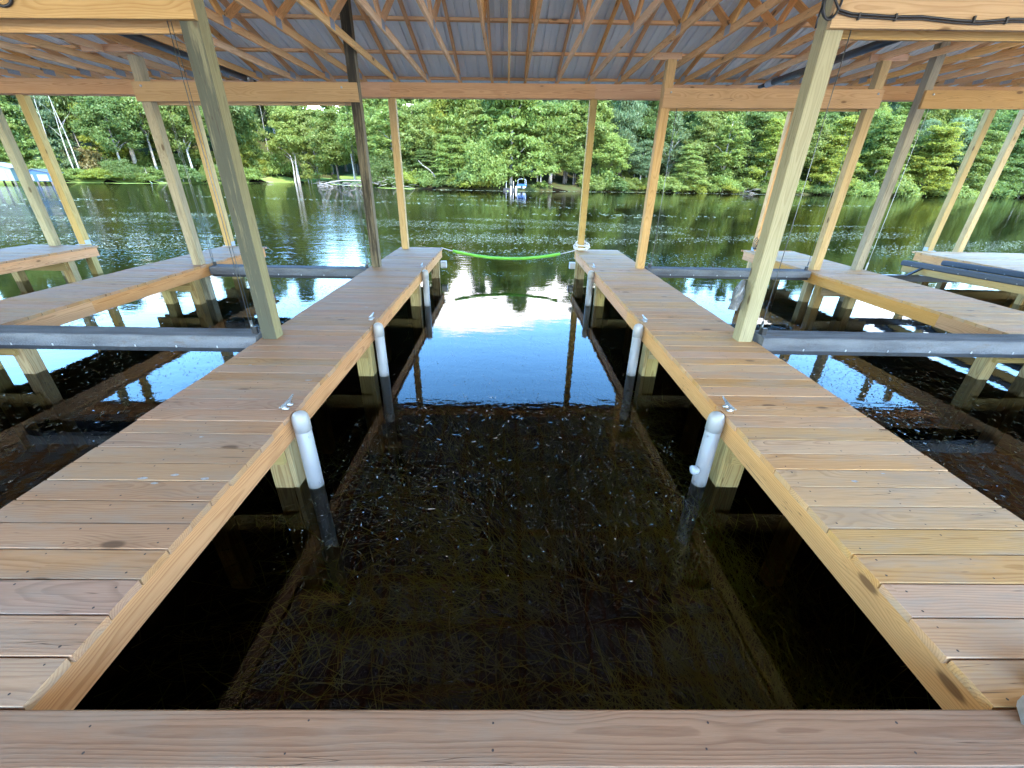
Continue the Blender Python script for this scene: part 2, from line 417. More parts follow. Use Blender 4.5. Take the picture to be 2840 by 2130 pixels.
sc.cycles.max_bounces = 8; sc.cycles.diffuse_bounces = 4; sc.cycles.glossy_bounces = 4; sc.cycles.transparent_max_bounces = 12
sc.cycles.caustics_reflective = True; sc.cycles.blur_glossy = 1.0; sc.cycles.sample_clamp_indirect = 6.0; sc.cycles.caustics_refractive = False
sc.cycles.use_denoising = True
try: sc.cycles.denoiser = 'OPENIMAGEDENOISE'
except Exception: pass

# ------------------------------------------------------------------ terrain and water
SH = [(-400, 62), (-120, 62), (-75, 66), (-60, 76), (-52, 93), (-47, 108), (-38, 104), (-30, 90), (-23, 82), (-12, 76.5), (0, 77.5), (12, 82), (27, 87.5), (43, 89), (74, 97), (127, 111), (400, 150)]
def shore_y(x):
    for (x0, y0), (x1, y1) in zip(SH, SH[1:]):
        if x0 <= x <= x1: return y0 + (y1 - y0) * (x - x0) / (x1 - x0)
    return SH[-1][1]
def ground_z(x, y):
    s = y - shore_y(x)
    b = -(y + 2.2)                # landward distance behind the camera
    if b > 0: return min(.0, -1.6 + b * 1.2) - .25
    if s < -14: return -1.75
    if s < 0: return -1.75 + (s + 14) / 14 * .95
    z = -.80 + min(s, 1.2) * .62
    if s > 1.2: z += (s - 1.2) * (.11 if x > -16 else .06)
    if s > 22: z += (s - 22) * .25
    return min(z, 18)
def terrain():
    xs = [-600, -400, -250] + [x for x in range(-180, 190, 4)] + [250, 400, 600]
    ys = [-300, -80, -30, -12, -6, -4, -3.2, -2.8, -2.2, 0, 10, 25, 40, 55] + [58 + 1.5 * i for i in range(48)] + [140, 160, 200, 300, 600]
    V = [(x, y, ground_z(x, y) + R.uniform(-.06, .06)) for y in ys for x in xs]
    nx = len(xs); me = bpy.data.meshes.new('ground')
    Fs = [[j * nx + i, j * nx + i + 1, (j + 1) * nx + i + 1, (j + 1) * nx + i] for j in range(len(ys) - 1) for i in range(nx - 1)]
    me.from_pydata(V, [], Fs)
    for m in ('litter', 'bed', 'lawn', 'bounce_bank'): me.materials.append(M[m])
    for p in me.polygons:
        c = p.center
        p.material_index = 1 if c.z < -.66 else 3 if -60 < c.y < 0 else (2 if c.y < 0 or (-44 < c.x < -17 and c.z < 3) or (c.x < -17 and c.z < .35) else 0)
        p.use_smooth = True
    o = bpy.data.objects.new('ground', me); COL.objects.link(o); tag(o, kind='structure')
terrain()
me = bpy.data.meshes.new('water')
me.from_pydata([(-600, -40, WZ), (600, -40, WZ), (600, 400, WZ), (-600, 400, WZ)], [], [[0, 1, 2, 3]]); me.materials.append(M['water'])
tag(bpy.data.objects.new('water', me), kind='structure'); COL.objects.link(bpy.data.objects['water'])

# ------------------------------------------------------------------ docks
def dock(label, x0, x1, y0, y1, piles, mat, pitch=.1525, phase=0.0, side=1, cap_h=.18, px=None, stains=()):
    """finger dock: boards across, stringers along, piles under caps; side = +1 when its visible face looks to +X"""
    root = empty('dock', ((x0 + x1) / 2, y0, 0), label, 'dock', 'finger docks in the boathouse')
    b = MB(); y = y0 + phase
    while y < y1 - .02:
        wd = min(pitch - .0075, y1 - y)
        jl, jr = R.uniform(-.006, .006), R.uniform(-.006, .006)
        dz = R.uniform(-.0015, .0015)
        b.beam((x0 + jl, y + pitch / 2, -.019 + dz), (x1 + jr, y + pitch / 2, -.019 + dz), wd, .038, ch=.0018)
        if y < 9.5:
            for sx in (x0 + .07, (x0 + x1) / 2, x1 - .07):
                for oy in (-.045, .045):
                    if R.random() < .93: b.disc((sx + R.uniform(-.014, .014), y + pitch / 2 + oy + R.uniform(-.008, .008), .0006 + dz), R.uniform(.0035, .0055), 1)
        y += pitch
    for (sx, sy, sr) in stains:
        n_ = 11; b.add([(sx + sr * R.uniform(.6, 1.2) * math.cos(6.283 * k / n_) * 1.3, sy + sr * .55 * R.uniform(.6, 1.2) * math.sin(6.283 * k / n_), .0022) for k in range(n_)], [list(range(n_))], 2)
    b.build('deck', [mat, M['screw'], M['dropping']], root)
    for sx in (x0 + .036, x1 - .036):
        yy = y0
        st = MB()
        while yy < y1 - .05:
            ye = min(yy + 4.6, y1 - .045); st.beam((sx, yy, -.122), (sx, ye, -.122), .038, .166, ch=.003); yy = ye + .001
        st.build('stringer', M['stringer'], root)
    e = MB(); e.beam((x0 + .06, y1 - .066, -.122), (x1 - .06, y1 - .066, -.122), .038, .164); e.build('end_joist', M['stringer'], root)
    for py in piles:
        xs_ = px or (x0 + .165, x1 - .165)
        for xx in xs_:
            p = MB(); p.beam((xx, py, -1.9), (xx, py, -.206), .14, .14, up=(0, 1, 0), ch=.006, pith=(R.uniform(-.03, .03), R.uniform(-.03, .03)))
            p.build('piling', M['piling'], root)
        for dy in (-.09, .09):
            c = MB(); c.beam((x0 + .095, py + dy, -.206 - cap_h / 2), (x1 - .095, py + dy, -.206 - cap_h / 2), .038, cap_h)
            c.build('pile_cap', M['piling'], root)
        sp = MB(); sx = (x1 - .076) if side > 0 else (x0 + .076)
        sp.beam((sx, py, -1.3), (sx, py, -.206), .036, .13, up=(0, 1, 0)); sp.build('side_plank', M['piling'], root)
    return root
dock('long brown dock left of the open middle slip, three white pipes on its side', -2.45, -1.48, .715, 10.02, (2.53, 4.48, 7.42, 9.72), M['deck_left'], stains=((-1.95, 1.80, .022), (-1.80, 1.83, .018), (-1.86, 1.76, .016), (-1.62, 1.80, .02), (-1.9, 2.2, .012), (-1.58, 3.02, .02), (-2.2, 3.3, .014), (-1.75, 5.1, .02)))
dock('long dock right of the open middle slip, coiled white rope on its end', 1.59, 2.62, .715, 10.17, (2.58, 4.58, 7.62, 9.88), M['deck'], side=-1, stains=((1.98, 1.83, .018), (2.2, 1.9, .012), (2.05, 5.2, .02)))
dock('grey-brown dock next but one to the left, beyond the left carpeted beams', -6.3, -5.33, .715, 9.62, (4.42, 7.3, 9.3), M['deck_left'], px=(-5.93, -5.44))
dock('far left dock end showing two slanting posts and braces under it', -10.2, -8.8, .715, 9.42, (4.4, 7.0, 8.75), M['deck_left'])
dock('pale wooden dock beyond the right grey beams with two posts rising from its outer edge', 5.78, 7.03, .715, 10.5, (4.62, 7.72, 10.1), M['deck'], side=-1, px=(5.90, 6.55))
dock('far right wooden dock behind the blue-grey carpeted bunks', 10.36, 13.2, .715, 10.85, (5.2, 8.2, 10.4), M['deck'], side=-1)

# near cross walkway: the board under the camera
root = empty('walkway', (0, 0, 0), 'near cross walkway whose front board runs along the bottom of the picture', 'walkway')
b = MB(); y = .712
while y > -2.4:
    for (xa, xb) in ((-9.5, -4.81), (-4.8, 4.9), (4.91, 13.2)):
        b.beam((xa, y - .0735, -.019), (xb, y - .0735, -.019), .147, .038, ch=.005, pith=(.012, .052) if y > .7 else None)
    for sx in [-4.2 + .6 * i for i in range(16)]:
        for oy in (-.038, -.11):
            b.disc((sx + R.uniform(-.05, .05), y + oy + R.uniform(-.008, .008), .0006), R.uniform(.003, .0045), 1)
    y -= .153
b.build('deck', [M['walk'], M['screw']], root)
s_ = MB(); s_.beam((-9.5, .67, -.122), (13.2, .67, -.122), .038, .166); s_.build('rim_joist', M['stringer'], root)
for xx in (-7.5, -3.9, -1.9, 2.1, 4.2, 7.6, 11):
    for yy in (.5, -1.9):
        p = MB(); p.beam((xx, yy, -1.9), (xx, yy, -.06), .14, .14, up=(0, 1, 0)); p.build('piling', M['piling'], root)

# ------------------------------------------------------------------ posts
def zt(x): return 3.11 + (.018 * x if x < 0 else .0255 * x)       # underside of the trusses: the eave runs slightly out of level
def yh(x): return 9.86 + (.040 * x if x < 0 else .058 * x)        # line of the outer header beam
def post(x, y, top, mat, label, base=None, group='posts carrying the boathouse roof', foot=-1.9, bracket=False, wd=.14):
    b = MB(); b.beam((x, y, foot), (x, y, top), wd, wd, up=(0, 1, 0), ch=.005, pith=(R.uniform(-.03, .03), R.uniform(-.03, .03)))
    o = b.build('support_post', mat, None, (x, y, foot)); tag(o, label, 'post', group)
    if bracket:
        k = MB()
        for sx in (-1, 1):
            k.box((x + sx * (wd / 2 + .003), y, .045), (.004, wd * .9, .09), ch=.0005)
        k.box((x, y - wd / 2 - .03, .006), (wd + .05, .06, .008), ch=.001); k.build('base_bracket', M['galv'], o)
    return o
post(-2.36, 4.01, zt(-2.36) + .4, M['post_dark'], 'thick near post on the left dock, dark stained front and grey-green side')
post(2.51, 4.13, zt(2.51) + .4, M['post_green'], 'thick pale green near post on the right dock with two dark knots')
post(-2.34, 7.69, 3.74, M['post_black'], 'very dark stained post at the outer edge of the left dock, behind the near one')
post(2.53, 8.02, zt(2.5), M['beam'], 'orange pine post on the right dock, at the left end of the far grey beam')
post(-2.28, yh(-2.28) + .02, zt(-2.28) - .245, M['post_yellow'], 'slim yellow post at the far end of the left dock')
post(1.70, yh(1.7) + .02, zt(1.7) - .245, M['post_yellow'], 'slim yellow post at the far end of the right dock beside the rope coil')
post(-5.46, 7.61, zt(-5.46) - .04, M['post_worn'], 'brown worn post on the grey-brown dock at the end of the far left beam')
post(-6.17, yh(-6.17) + .12, zt(-6.17) - .245, M['post_yellow'], 'thin yellow end post seen just left of the thick dark near post', bracket=True)
post(-9.62, 9.33, zt(-9.6) - .245, M['post_green'], 'pale greenish round-edged post leaving the picture at the left edge, on the far left dock')
post(-9.2, 9.56, zt(-9.2) - .245, M['post_yellow'], 'orange post at the corner of the far left dock, before the blue boathouse', bracket=True)
post(6.0, 8.18, zt(6) , M['post_yellow'], 'grey and yellow split-faced post at the end of the far right beam')
post(6.86, 8.22, 3.78, M['post_worn'], 'weathered grey-brown post standing right of the split-faced post with a white cable')
post(6.05, yh(6.0) + .22, zt(6.0) - .245, M['pine'], 'pale pine end post half hidden by the thick near right post, black cord on it', bracket=True)
post(10.87, 11.02, zt(10.9) - .235, M['post_yellow'], 'yellow post on a white bracket at the corner of the far right dock', bracket=True)
post(11.7, 11.06, zt(11.7) - .235, M['post_yellow'], 'yellow post cut by the right edge of the picture, farthest right dock')

# ------------------------------------------------------------------ beams
def plank(name, a, b_, w, h, mat, label, group=None, cat='beam', bolts=(), parent=None):
    m = MB(); m.beam(a, b_, w, h, ch=.003, pith=(R.uniform(.02, .06), R.uniform(-.05, .05)))
    mid = (Vector(a) + Vector(b_)) / 2
    o = m.build(name, mat, None, mid); tag(o, label, cat, group)
    for (t, dz) in bolts:
        p = Vector(a).lerp(Vector(b_), t) + Vector((0, -w / 2 - .004, dz))
        k = MB(); k.tube([p + Vector((0, .006, 0)), p - Vector((0, .006, 0))], .016, 8); k.build('bolt', M['galv'], o)
    return o
G = 'timber beams under the boathouse roof'
# outer header carrying the trusses
hx = [-14.6, -9.6, -6.2, -2.28, 1.70, 6.0, 10.87, 15.2]
hl = ['outer header beam left of the orange corner post', 'outer header beam above the far left dock',
      'outer header beam over the slip behind the dark near left post', 'outer header beam with dark knots over the open middle slip',
      'outer header beam between the slim yellow right post and the half hidden pine post', 'outer header beam seen in the gap between the two grey right posts',
      'outer header beam at the right edge of the picture']
for (xa, xb), lab in zip(zip(hx, hx[1:]), hl):
    plank('header_beam', (xa + .001, yh(xa) - .09, zt(xa) - .121), (xb - .001, yh(xb) - .09, zt(xb) - .121), .042, .24, M['pine'], lab, G)
for i, (xa, xb) in enumerate(((-14.6, -4.0), (-4.0, 5.0), (5.0, 15.2))):
    plank('header_beam', (xa, yh(xa) + .115, zt(xa) - .121), (xb - .002, yh(xb) + .115, zt(xb) - .121), .042, .235, M['pine'],
          ['rear ply of the outer header beam on the left', 'rear ply of the outer header beam over the middle slip', 'rear ply of the outer header beam on the right'][i], G)
# inner lift beams, sandwiching the posts
plank('lift_beam', (-5.56, 7.517, 2.523), (-2.275, 7.597, 2.593), .042, .245, M['beam'], 'yellow beam with a big red knot across the far left slip, front ply', G, bolts=((.04, .07), (.93, .06)))
plank('lift_beam', (-5.50, 7.705, 2.50), (-2.41, 7.785, 2.57), .04, .245, M['beam'], 'rear ply behind the yellow beam across the far left slip', G)
plank('lift_beam', (2.46, 7.925, 2.667), (6.08, 8.085, 2.75), .042, .265, M['beam'], 'long yellow beam across the far right slip from the orange post, front ply', G, bolts=((.03, .075), (.975, .07)))
plank('lift_beam', (2.61, 8.115, 2.65), (5.92, 8.275, 2.73), .04, .26, M['beam'], 'rear ply behind the long yellow beam across the far right slip', G)
plank('lift_beam', (6.80, 8.125, 2.765), (11.2, 8.125, 2.84), .042, .255, M['beam'], 'yellow beam right of the weathered grey post at the right edge', G, bolts=((.03, .07),))
plank('lift_beam', (-5.6, 3.915, 2.545), (-2.285, 3.915, 2.60), .042, .245, M['beam'], 'near beam at the top left corner with one dark knot, front ply', G)
plank('lift_beam', (-5.6, 4.105, 2.50), (-2.435, 4.105, 2.555), .04, .235, M['beam'], 'rear ply below the near beam at the top left corner', G)
plank('lift_beam', (2.435, 4.035, 2.69), (6.1, 4.035, 2.735), .042, .26, M['beam'], 'near beam at the top right corner carrying the black wire, front ply', G)
plank('lift_beam', (2.585, 4.225, 2.665), (6.1, 4.225, 2.71), .04, .245, M['beam'], 'rear ply below the near beam at the top right corner', G)

# ------------------------------------------------------------------ roof
ridge_y, slope, back_y = 3.7, .25, -2.4
roof = empty('boat_shelter', (0, 4, 3.1), 'open boathouse roof of wooden trusses under grey ribbed metal sheets', 'roof')
def top_z(y): return .10 + slope * (10.1 - y) if y > ridge_y else .10 + slope * (10.1 - ridge_y) - slope * (ridge_y - y)
def ytilt(x): return yh(x) - 9.86
def truss_proto(first=False):
    """one truss in the plane x = 0, z measured from the underside of its bottom chord"""
    O = []
    m = MB(); m.beam((0, back_y - .1, .0445), (0, 10.0, .0445), .038, .089); ch = m.build('truss', M['truss'], roof)
    def sub(name, f, mat):
        k = MB(); f(k); o = k.build(name, mat); o.parent = ch; o.location = (0, -4, -3.1); return o
    def mk(a, b_, h=.089):
        d = (Vector(b_) - Vector(a)).normalized(); u = Vector((1, 0, 0)).cross(d)
        return lambda k: k.beam(a, b_, .038, h, up=tuple(u))
    sub('top_chord', mk((0, 10.35, top_z(10.35) - .045), (0, ridge_y + .01, top_z(ridge_y) - .045)), M['truss'])
    sub('top_chord', mk((0, back_y - .4, top_z(back_y - .4) - .045), (0, ridge_y - .01, top_z(ridge_y) - .045)), M['truss'])
    for (ya, yb) in ((6.62, 7.5), (6.56, 5.0), (4.7, 4.95), (.9, 3.6), (.85, -.3)):
        sub('web', mk((0, ya, .10), (0, yb, top_z(yb) - .10)), M['truss'])
    for sx in (-.0205, .0205):
        for (y, z, a, c) in ((6.6, .055, .15, .10), (9.72, .085, .22, .09), (7.5, top_z(7.5) - .06, .14, .09)):
            sub('gusset_plate', lambda k: k.box((sx, y, z), (.0015, a, c), ch=.0003), M['galv'])
    return ch
protos = [truss_proto() for _ in range(5)]
def copy_tree(o, parent):
    c = o.copy(); COL.objects.link(c); c.parent = parent
    for ch in list(o.children): copy_tree(ch, c)
    return c
txs = [0.0] + [.32 + .62 * i for i in range(24)] + [-.33 - .62 * i for i in range(23)]
for i, x in enumerate(txs):
    t = protos[i] if i < 5 else copy_tree(protos[R.randrange(5)], roof)
    t.location = (x + R.uniform(-.012, .012), ytilt(x), zt(x))
def roof_sheet():
    xs = []; x = -14.5
    while x < 15.4:
        xs += [(x, 0), (x + .08, 0), (x + .084, .010), (x + .098, .010), (x + .102, 0), (x + .180, 0), (x + .190, .034), (x + .218, .034)]; x += .2286
    V, Fs = [], []
    rows = [10.55, ridge_y, back_y - .5]
    for r, y in enumerate(rows):
        for (x, dz) in xs:
            V.append((x, y + ytilt(x), zt(x) + top_z(y) + .045 + dz))
    n = len(xs)
    for r in range(2):
        for i in range(n - 1): Fs.append([r * n + i, r * n + i + 1, (r + 1) * n + i + 1, (r + 1) * n + i])
    b = MB(); b.add(V, Fs); return b.build('metal_roofing', M['roof'], roof)
roof_sheet()
y = 10.1
while y > back_y - .4:
    for (xa, xb) in ((-14.4, -9.0), (-8.99, -4.2), (-4.19, .6), (.61, 5.4), (5.41, 10.2), (10.21, 15.1)):
        b = MB(); b.beam((xa, y + ytilt(xa), zt(xa) + top_z(y) + .021), (xb, y + ytilt(xb), zt(xb) + top_z(y) + .021), .089, .040); b.build('purlin', M['truss'], roof)
    y -= .89
for (xa, xb, yy, dz) in ((.36, 5.2, 5.78, .134), (-6.2, -5.3, 7.62, .05), (2.25, 2.68, 8.02, .05), (5.75, 6.35, 8.18, .05)):
    b = MB(); b.beam((xa, yy, zt(xa) + dz), (xb, yy, zt(xb) + dz), .038 if dz < .1 else .089, .089); b.build('brace' if dz > .1 else 'blocking', M['truss'] if dz > .1 else M['pine'], roof)

# ------------------------------------------------------------------ boat lift hardware
def carpet_beam(x0, x1, yc, ztop, d, h, label):
    b = MB(); prof = []
    r = .020
    for k in range(5):
        a = math.pi / 2 * k / 4; prof.append((-d / 2 + r - r * math.cos(a), ztop - r + r * math.sin(a)))
    for k in range(5):
        a = math.pi / 2 * (1 - k / 4); prof.append((d / 2 - r + r * math.cos(a), ztop - r + r * math.sin(a)))
    prof += [(d / 2, ztop - h), (-d / 2, ztop - h)]
    n = len(prof); ns = 26; V = []
    for i in range(ns):
        x = x0 + (x1 - x0) * i / (ns - 1)
        for (py, pz) in prof:
            V.append((x, yc + py + R.uniform(-.002, .002), pz + R.uniform(-.003, .002)))
    Fs = [[i * n + k, i * n + (k + 1) % n, (i + 1) * n + (k + 1) % n, (i + 1) * n + k] for i in range(ns - 1) for k in range(n)]
    Fs += [list(range(n - 1, -1, -1)), list(range((ns - 1) * n, ns * n))]
    b.add([(v[0], v[1], v[2]) for v in V], [f[::-1] for f in Fs], 0, None, False)
    root = b.build('lift_crossbeam', M['carpet'], None, ((x0 + x1) / 2, yc, ztop - h)); tag(root, label, 'boat lift beam', 'carpet wrapped boat lift beams')
    k = MB(); k.beam((x0 + .02, yc, ztop - h - .022), (x1 - .02, yc, ztop - h - .022), d * .92, .05, ch=.004); k.build('steel_channel', M['blacksteel'], root)
    for xx in (x0 + .05, x1 - .05):
        k = MB(); k.beam((xx, yc - .02, ztop - h), (xx, yc - .02, ztop + .07), .05, .03, up=(0, 1, 0)); k.build('end_bracket', M['blacksteel'], root)
    s = MB()
    for i in range(1, 7):
        s.box((x0 + (x1 - x0) * i / 7, yc - d / 2 - .002, ztop - h + .012), (.012, .004, .022), ch=.0005)
    s.build('staple', M['galv'], root)
    return root
carpet_beam(-5.30, -2.475, 4.03, .035, .25, .125, 'near grey carpeted lift beam spanning the slip left of the left dock')
carpet_beam(2.645, 5.75, 4.11, .075, .27, .135, 'near grey carpeted lift beam with brown stains spanning the slip right of the right dock')
carpet_beam(-5.30, -2.475, 7.72, -.035, .26, .13, 'far grey carpeted lift beam spanning the slip left of the left dock')
carpet_beam(2.645, 5.75, 8.0, .015, .24, .12, 'far grey carpeted lift beam spanning the slip right of the right dock')
def cable(x, y, z0, z1, label, dx=.016, mat='cable'):
    b = MB(); b.tube([(x, y, z0), (x + .004, y, (z0 + z1) / 2), (x, y, z1)], .0034, 6); b.tube([(x + dx, y + .02, z0), (x + dx, y + .02, z1)], .0026, 6)
    b.tube([(x + dx / 2, y + .01, z0 - .02), (x + dx / 2, y + .01, z0 + .12)], .013, 8)
    o = b.build('lift_cable', M[mat], None, (x, y, z0)); tag(o, label, 'cable', 'lift cables hanging beside the posts')
cable(-2.56, 4.01, .04, 2.62, 'thin cable pair hanging just left of the thick dark near left post')
cable(2.68, 4.13, .08, 2.74, 'thin cable pair hanging just right of the thick near right post')
cable(-5.28, 7.70, -.02, 2.6, 'thin cable beside the brown worn post on the grey-brown dock')
cable(-2.52, 7.70, -.02, 2.62, 'thin cable left of the very dark post on the left dock')
cable(2.74, 8.03, .02, 2.72, 'thin cable right of the orange pine post')
cable(7.03, 8.2, .02, 2.8, 'pale white cable right of the weathered grey post', mat='rope')
cable(5.84, 8.17, .02, 2.75, 'thin cable left of the split-faced post')
def shaft(x, y0, y1, z, label):
    b = MB(); b.tube([(x, y0, z), (x, y1 - .35, z)], .048, 14)
    o = b.build('drive_shaft', M['black'], None, (x, (y0 + y1) / 2, z)); tag(o, label, 'drive shaft', 'black lift drive shafts')
    k = MB(); k.tube([(x, y1 - .35, z), (x, y1 - .28, z), (x, y1 - .28, z), (x, y1 - .15, z)], [.056, .056, .05, .05], 14); k.build('coupling', M['galv'], o)
    k = MB(); k.tube([(x, y1 - .15, z), (x, y1 + .1, z)], .03, 10); k.build('stub_axle', M['black'], o)
shaft(-4.76, 4.2, 9.55, 3.0, 'black drive shaft slanting under the trusses at upper left')
shaft(4.47, 4.2, 8.85, 3.02, 'black drive shaft slanting under the trusses at upper right')

# carpeted bunks in the right slip
def bunk(x, y0, y1, z0, z1, label):
    w_ = MB(); w_.beam((x, y0, z0 - .145), (x, y1, z1 - .145), .05, .14); o = w_.build('boat_bunk', M['post_yellow'], None, (x, y1, z1 - .2))
    tag(o, label, 'boat bunk', 'carpeted boat bunks')
    k = MB(); k.beam((x, y0, z0 - .045), (x, y1 + .02, z1 - .045), .13, .10, ch=.02); k.build('carpet_cover', M['slate'], o)
    s = MB()
    for i in range(10):
        t = (i + .5) / 10; s.box((x - .067, y0 + (y1 - y0) * t, z0 + (z1 - z0) * t - .07), (.004, .02, .01), ch=.0005)
    s.build('staple', M['galv'], o)
bunk(8.30, 4.0, 8.78, .28, .10, 'front blue-grey carpeted bunk on a pale board at the right edge')
bunk(9.22, 4.0, 8.85, .28, .10, 'rear blue-grey carpeted bunk nearest the far right dock')
b = MB(); b.beam((7.12, 8.35, -.17), (10.3, 8.35, -.17), .10, .12)
o = b.build('steel_crossbeam', M['blacksteel'], None, (8.7, 8.35, -.2)); tag(o, 'black steel crossbeam under the far ends of the blue-grey bunks', 'boat lift')
for (xx, yy) in ((8.30, 8.35), (9.22, 8.35)):
    k = MB(); k.beam((xx - .32, yy - .03, -.13), (xx - .05, yy - .03, .03), .03, .05, up=(0, 1, 0)); k.build('bunk_bracket', M['blacksteel'], o)

# ------------------------------------------------------------------ bumper pipes, cleats, small things
def pipe(x, y, label, top=.012):
    r = .055; b = MB()
    prof = [(-1.75, r), (-.14, r), (-.137, r * .93), (-.133, r * 1.06), (-.055, r * 1.06), (-.02, r * .98), (.0, r * .78), (top, r * .42), (top + .004, .004)]
    b.tube([(x, y, z) for z, _ in prof], [q for _, q in prof], 20)
    o = b.build('bumper_pipe', M['pvc'], None, (x, y, -1.7)); tag(o, label, 'bumper pipe', 'white bumper pipes along the middle slip')
    k = MB(); sx = .9 if x < 0 else -.9
    for z in (-.17, -.58):
        k.tube([(x + sx * r * .86, y - r * .5, z), (x + sx * r * 1.0, y - r * .58, z)], .007, 8)
    k.build('bolt', M['galv'], o)
pipe(-1.425, 2.50, 'white bumper pipe nearest the camera on the left dock')
pipe(-1.425, 4.45, 'middle white bumper pipe on the left dock')
pipe(-1.425, 7.40, 'farthest white bumper pipe on the left dock')
pipe(1.535, 2.56, 'white bumper pipe nearest the camera on the right dock, clear cap stuck on it')
pipe(1.535, 4.56, 'middle white bumper pipe on the right dock')
pipe(1.535, 7.60, 'farthest white bumper pipe on the right dock')
k = MB(); k.tube([(1.482, 2.53, -.475), (1.472, 2.528, -.475), (1.44, 2.52, -.475), (1.432, 2.518, -.475)], [.028, .033, .033, .026], 14)
for i in range(3): k.tube([(1.468 - .012 * i, 2.527, -.475), (1.464 - .012 * i, 2.526, -.475)], .0345, 14)
tag(k.build('bottle_top', M['clear'], None, (1.45, 2.52, -.475)), 'small clear bottle top stuck on the near right white pipe', 'cap')
def cleat(x, y, label):
    b = MB(); z = .0
    for dy in (-.03, .03):
        b.tube([(x, y + dy, z), (x, y + dy, z + .006), (x, y + dy, z + .03)], [.017, .012, .010], 10)
        b.tube([(x - .022, y + dy, z + .002), (x + .022, y + dy, z + .002)], .012, 8)
    b.tube([(x, y - .10, z + .050), (x, y - .075, z + .043), (x, y - .03, z + .035), (x, y + .03, z + .035), (x, y + .075, z + .043), (x, y + .10, z + .050)], [.005, .008, .011, .011, .008, .005], 10)
    o = b.build('dock_cleat', M['alu'], None, (x, y, 0)); tag(o, label, 'cleat', 'metal dock cleats')
cleat(-1.545, 2.59, 'metal cleat above the nearest white pipe on the left dock')
cleat(-1.545, 4.63, 'metal cleat above the middle white pipe on the left dock')
cleat(-1.545, 7.74, 'metal cleat near the far end of the left dock')
cleat(1.645, 2.64, 'metal cleat above the nearest white pipe on the right dock')
cleat(1.645, 4.72, 'metal cleat above the middle white pipe on the right dock')
cleat(1.655, 7.99, 'metal cleat near the far end of the right dock')
for (x, y, lab) in ((-1.455, 9.88, 'white corner bumper under the far end of the left dock'), (1.555, 10.02, 'white corner bumper under the far end of the right dock')):
    b = MB(); b.box((x, y, -.35), (.13, .12, .15), ch=.03); tag(b.build('corner_bumper', M['white'], None, (x, y, -.42)), lab, 'bumper', 'white corner bumpers')

# foam noodle on a rope across the slip, coil of rope
def sag(t): return Vector((-1.5 + 3.1 * t, 9.93, .012 + (-.215) * (1 - (2 * t - 1) ** 2)))
b = MB(); b.tube([sag(.085 + .80 * i / 30) for i in range(31)], .033, 12)
tag(b.build('foam_noodle', M['noodle'], None, (0, 9.93, -.2)), 'bright green foam noodle hanging across the far end of the middle slip', 'foam noodle')
b = MB(); b.tube([(-1.5, 9.93, .012)] + [sag(.02 + .96 * i / 24) for i in range(25)] + [(1.63, 9.98, .03)], .0085, 8)
tag(b.build('slip_rope', M['rope'], None, (0, 9.93, -.2)), 'white rope strung between the dock ends through the green noodle', 'rope')
b = MB(); pts = []
for i in range(140):
    a = i * .33; rr = .150 + .035 * math.sin(i * .41) + .02 * math.sin(i * 1.7)
    tilt = .5 + .4 * math.sin(i * .13)
    pts.append((1.72 + rr * math.cos(a) + .012 * math.sin(i * .9), 9.90 + rr * .55 * math.sin(a) * (1 - tilt * .5),   .115 + .095 * math.sin(a) * tilt + .03 * math.sin(i * .23)))
b.tube(pts, .0115, 6); tag(b.build('rope_coil', M['rope'], None, (1.72, 9.9, 0)), 'bundle of white rope looped round the slim yellow post on the right dock end', 'rope')

# wires and loops
wp = [(2.36, 4.0, 2.80), (2.40, 4.0, 2.73), (2.46, 4.0, 2.665), (2.56, 4.0, 2.645), (2.9, 4.0, 2.635), (3.1, 4.0, 2.64), (3.35, 4.0, 2.625), (3.55, 4.0, 2.62), (3.8, 4.0, 2.64), (4.4, 4.0, 2.65)]
b = MB(); b.tube(wp, .0085, 8); b.tube([(p[0], p[1] - .004, p[2] - .018) for p in wp[2:]], .006, 6)
o = tag(b.build('black_wire', M['black'], None, (3.2, 4.0, 2.63)), 'black wire stapled along the near top right beam', 'wire')
for xx in (2.62, 2.9, 3.5, 3.75):
    k = MB(); k.box((xx, 3.995, 2.628), (.012, .02, .045), ch=.001); k.build('staple', M['black'], o)
b = MB(); lp = []
for i in range(50):
    a = i / 49 * 4.4 * math.pi; lp.append((2.40 + .060 * math.cos(a) + .004 * i / 49, 4.045 - .002 * i * .5, 2.745 + .115 * math.sin(a) - .0006 * i))
b.tube(lp, .0085, 8); b.tube([(2.345, 4.03, 2.70), (2.335, 4.03, 2.62), (2.338, 4.03, 2.56)], .007, 6)
tag(b.build('cable_loop', M['black'], None, (2.40, 4.03, 2.74)), 'loop of black cable hung at the top of the near right post', 'cable loop')
b = MB(); b.tube([(-3.60 + .085 * math.cos(a * .3), 3.88, 2.60 + .085 * math.sin(a * .3)) for a in range(-12, 4)], .010, 8)
tag(b.build('cable_hook', M['black'], None, (-3.60, 3.88, 2.6)), 'curved end of a black cable in the top left corner', 'cable')
b = MB()
for j in range(4):
    b.tube([(5.93 + .05 * math.cos(a * .35) + .015 * j, yh(6) + .08 - .02 * j, .19 + (.13 - .02 * j) * math.sin(a * .35) - .02 * j) for a in range(19)], .008, 6)
tag(b.build('cord_bundle', M['black'], None, (5.93, 10.3, .06)), 'black cord bundle hung on the half hidden pine post', 'cord')
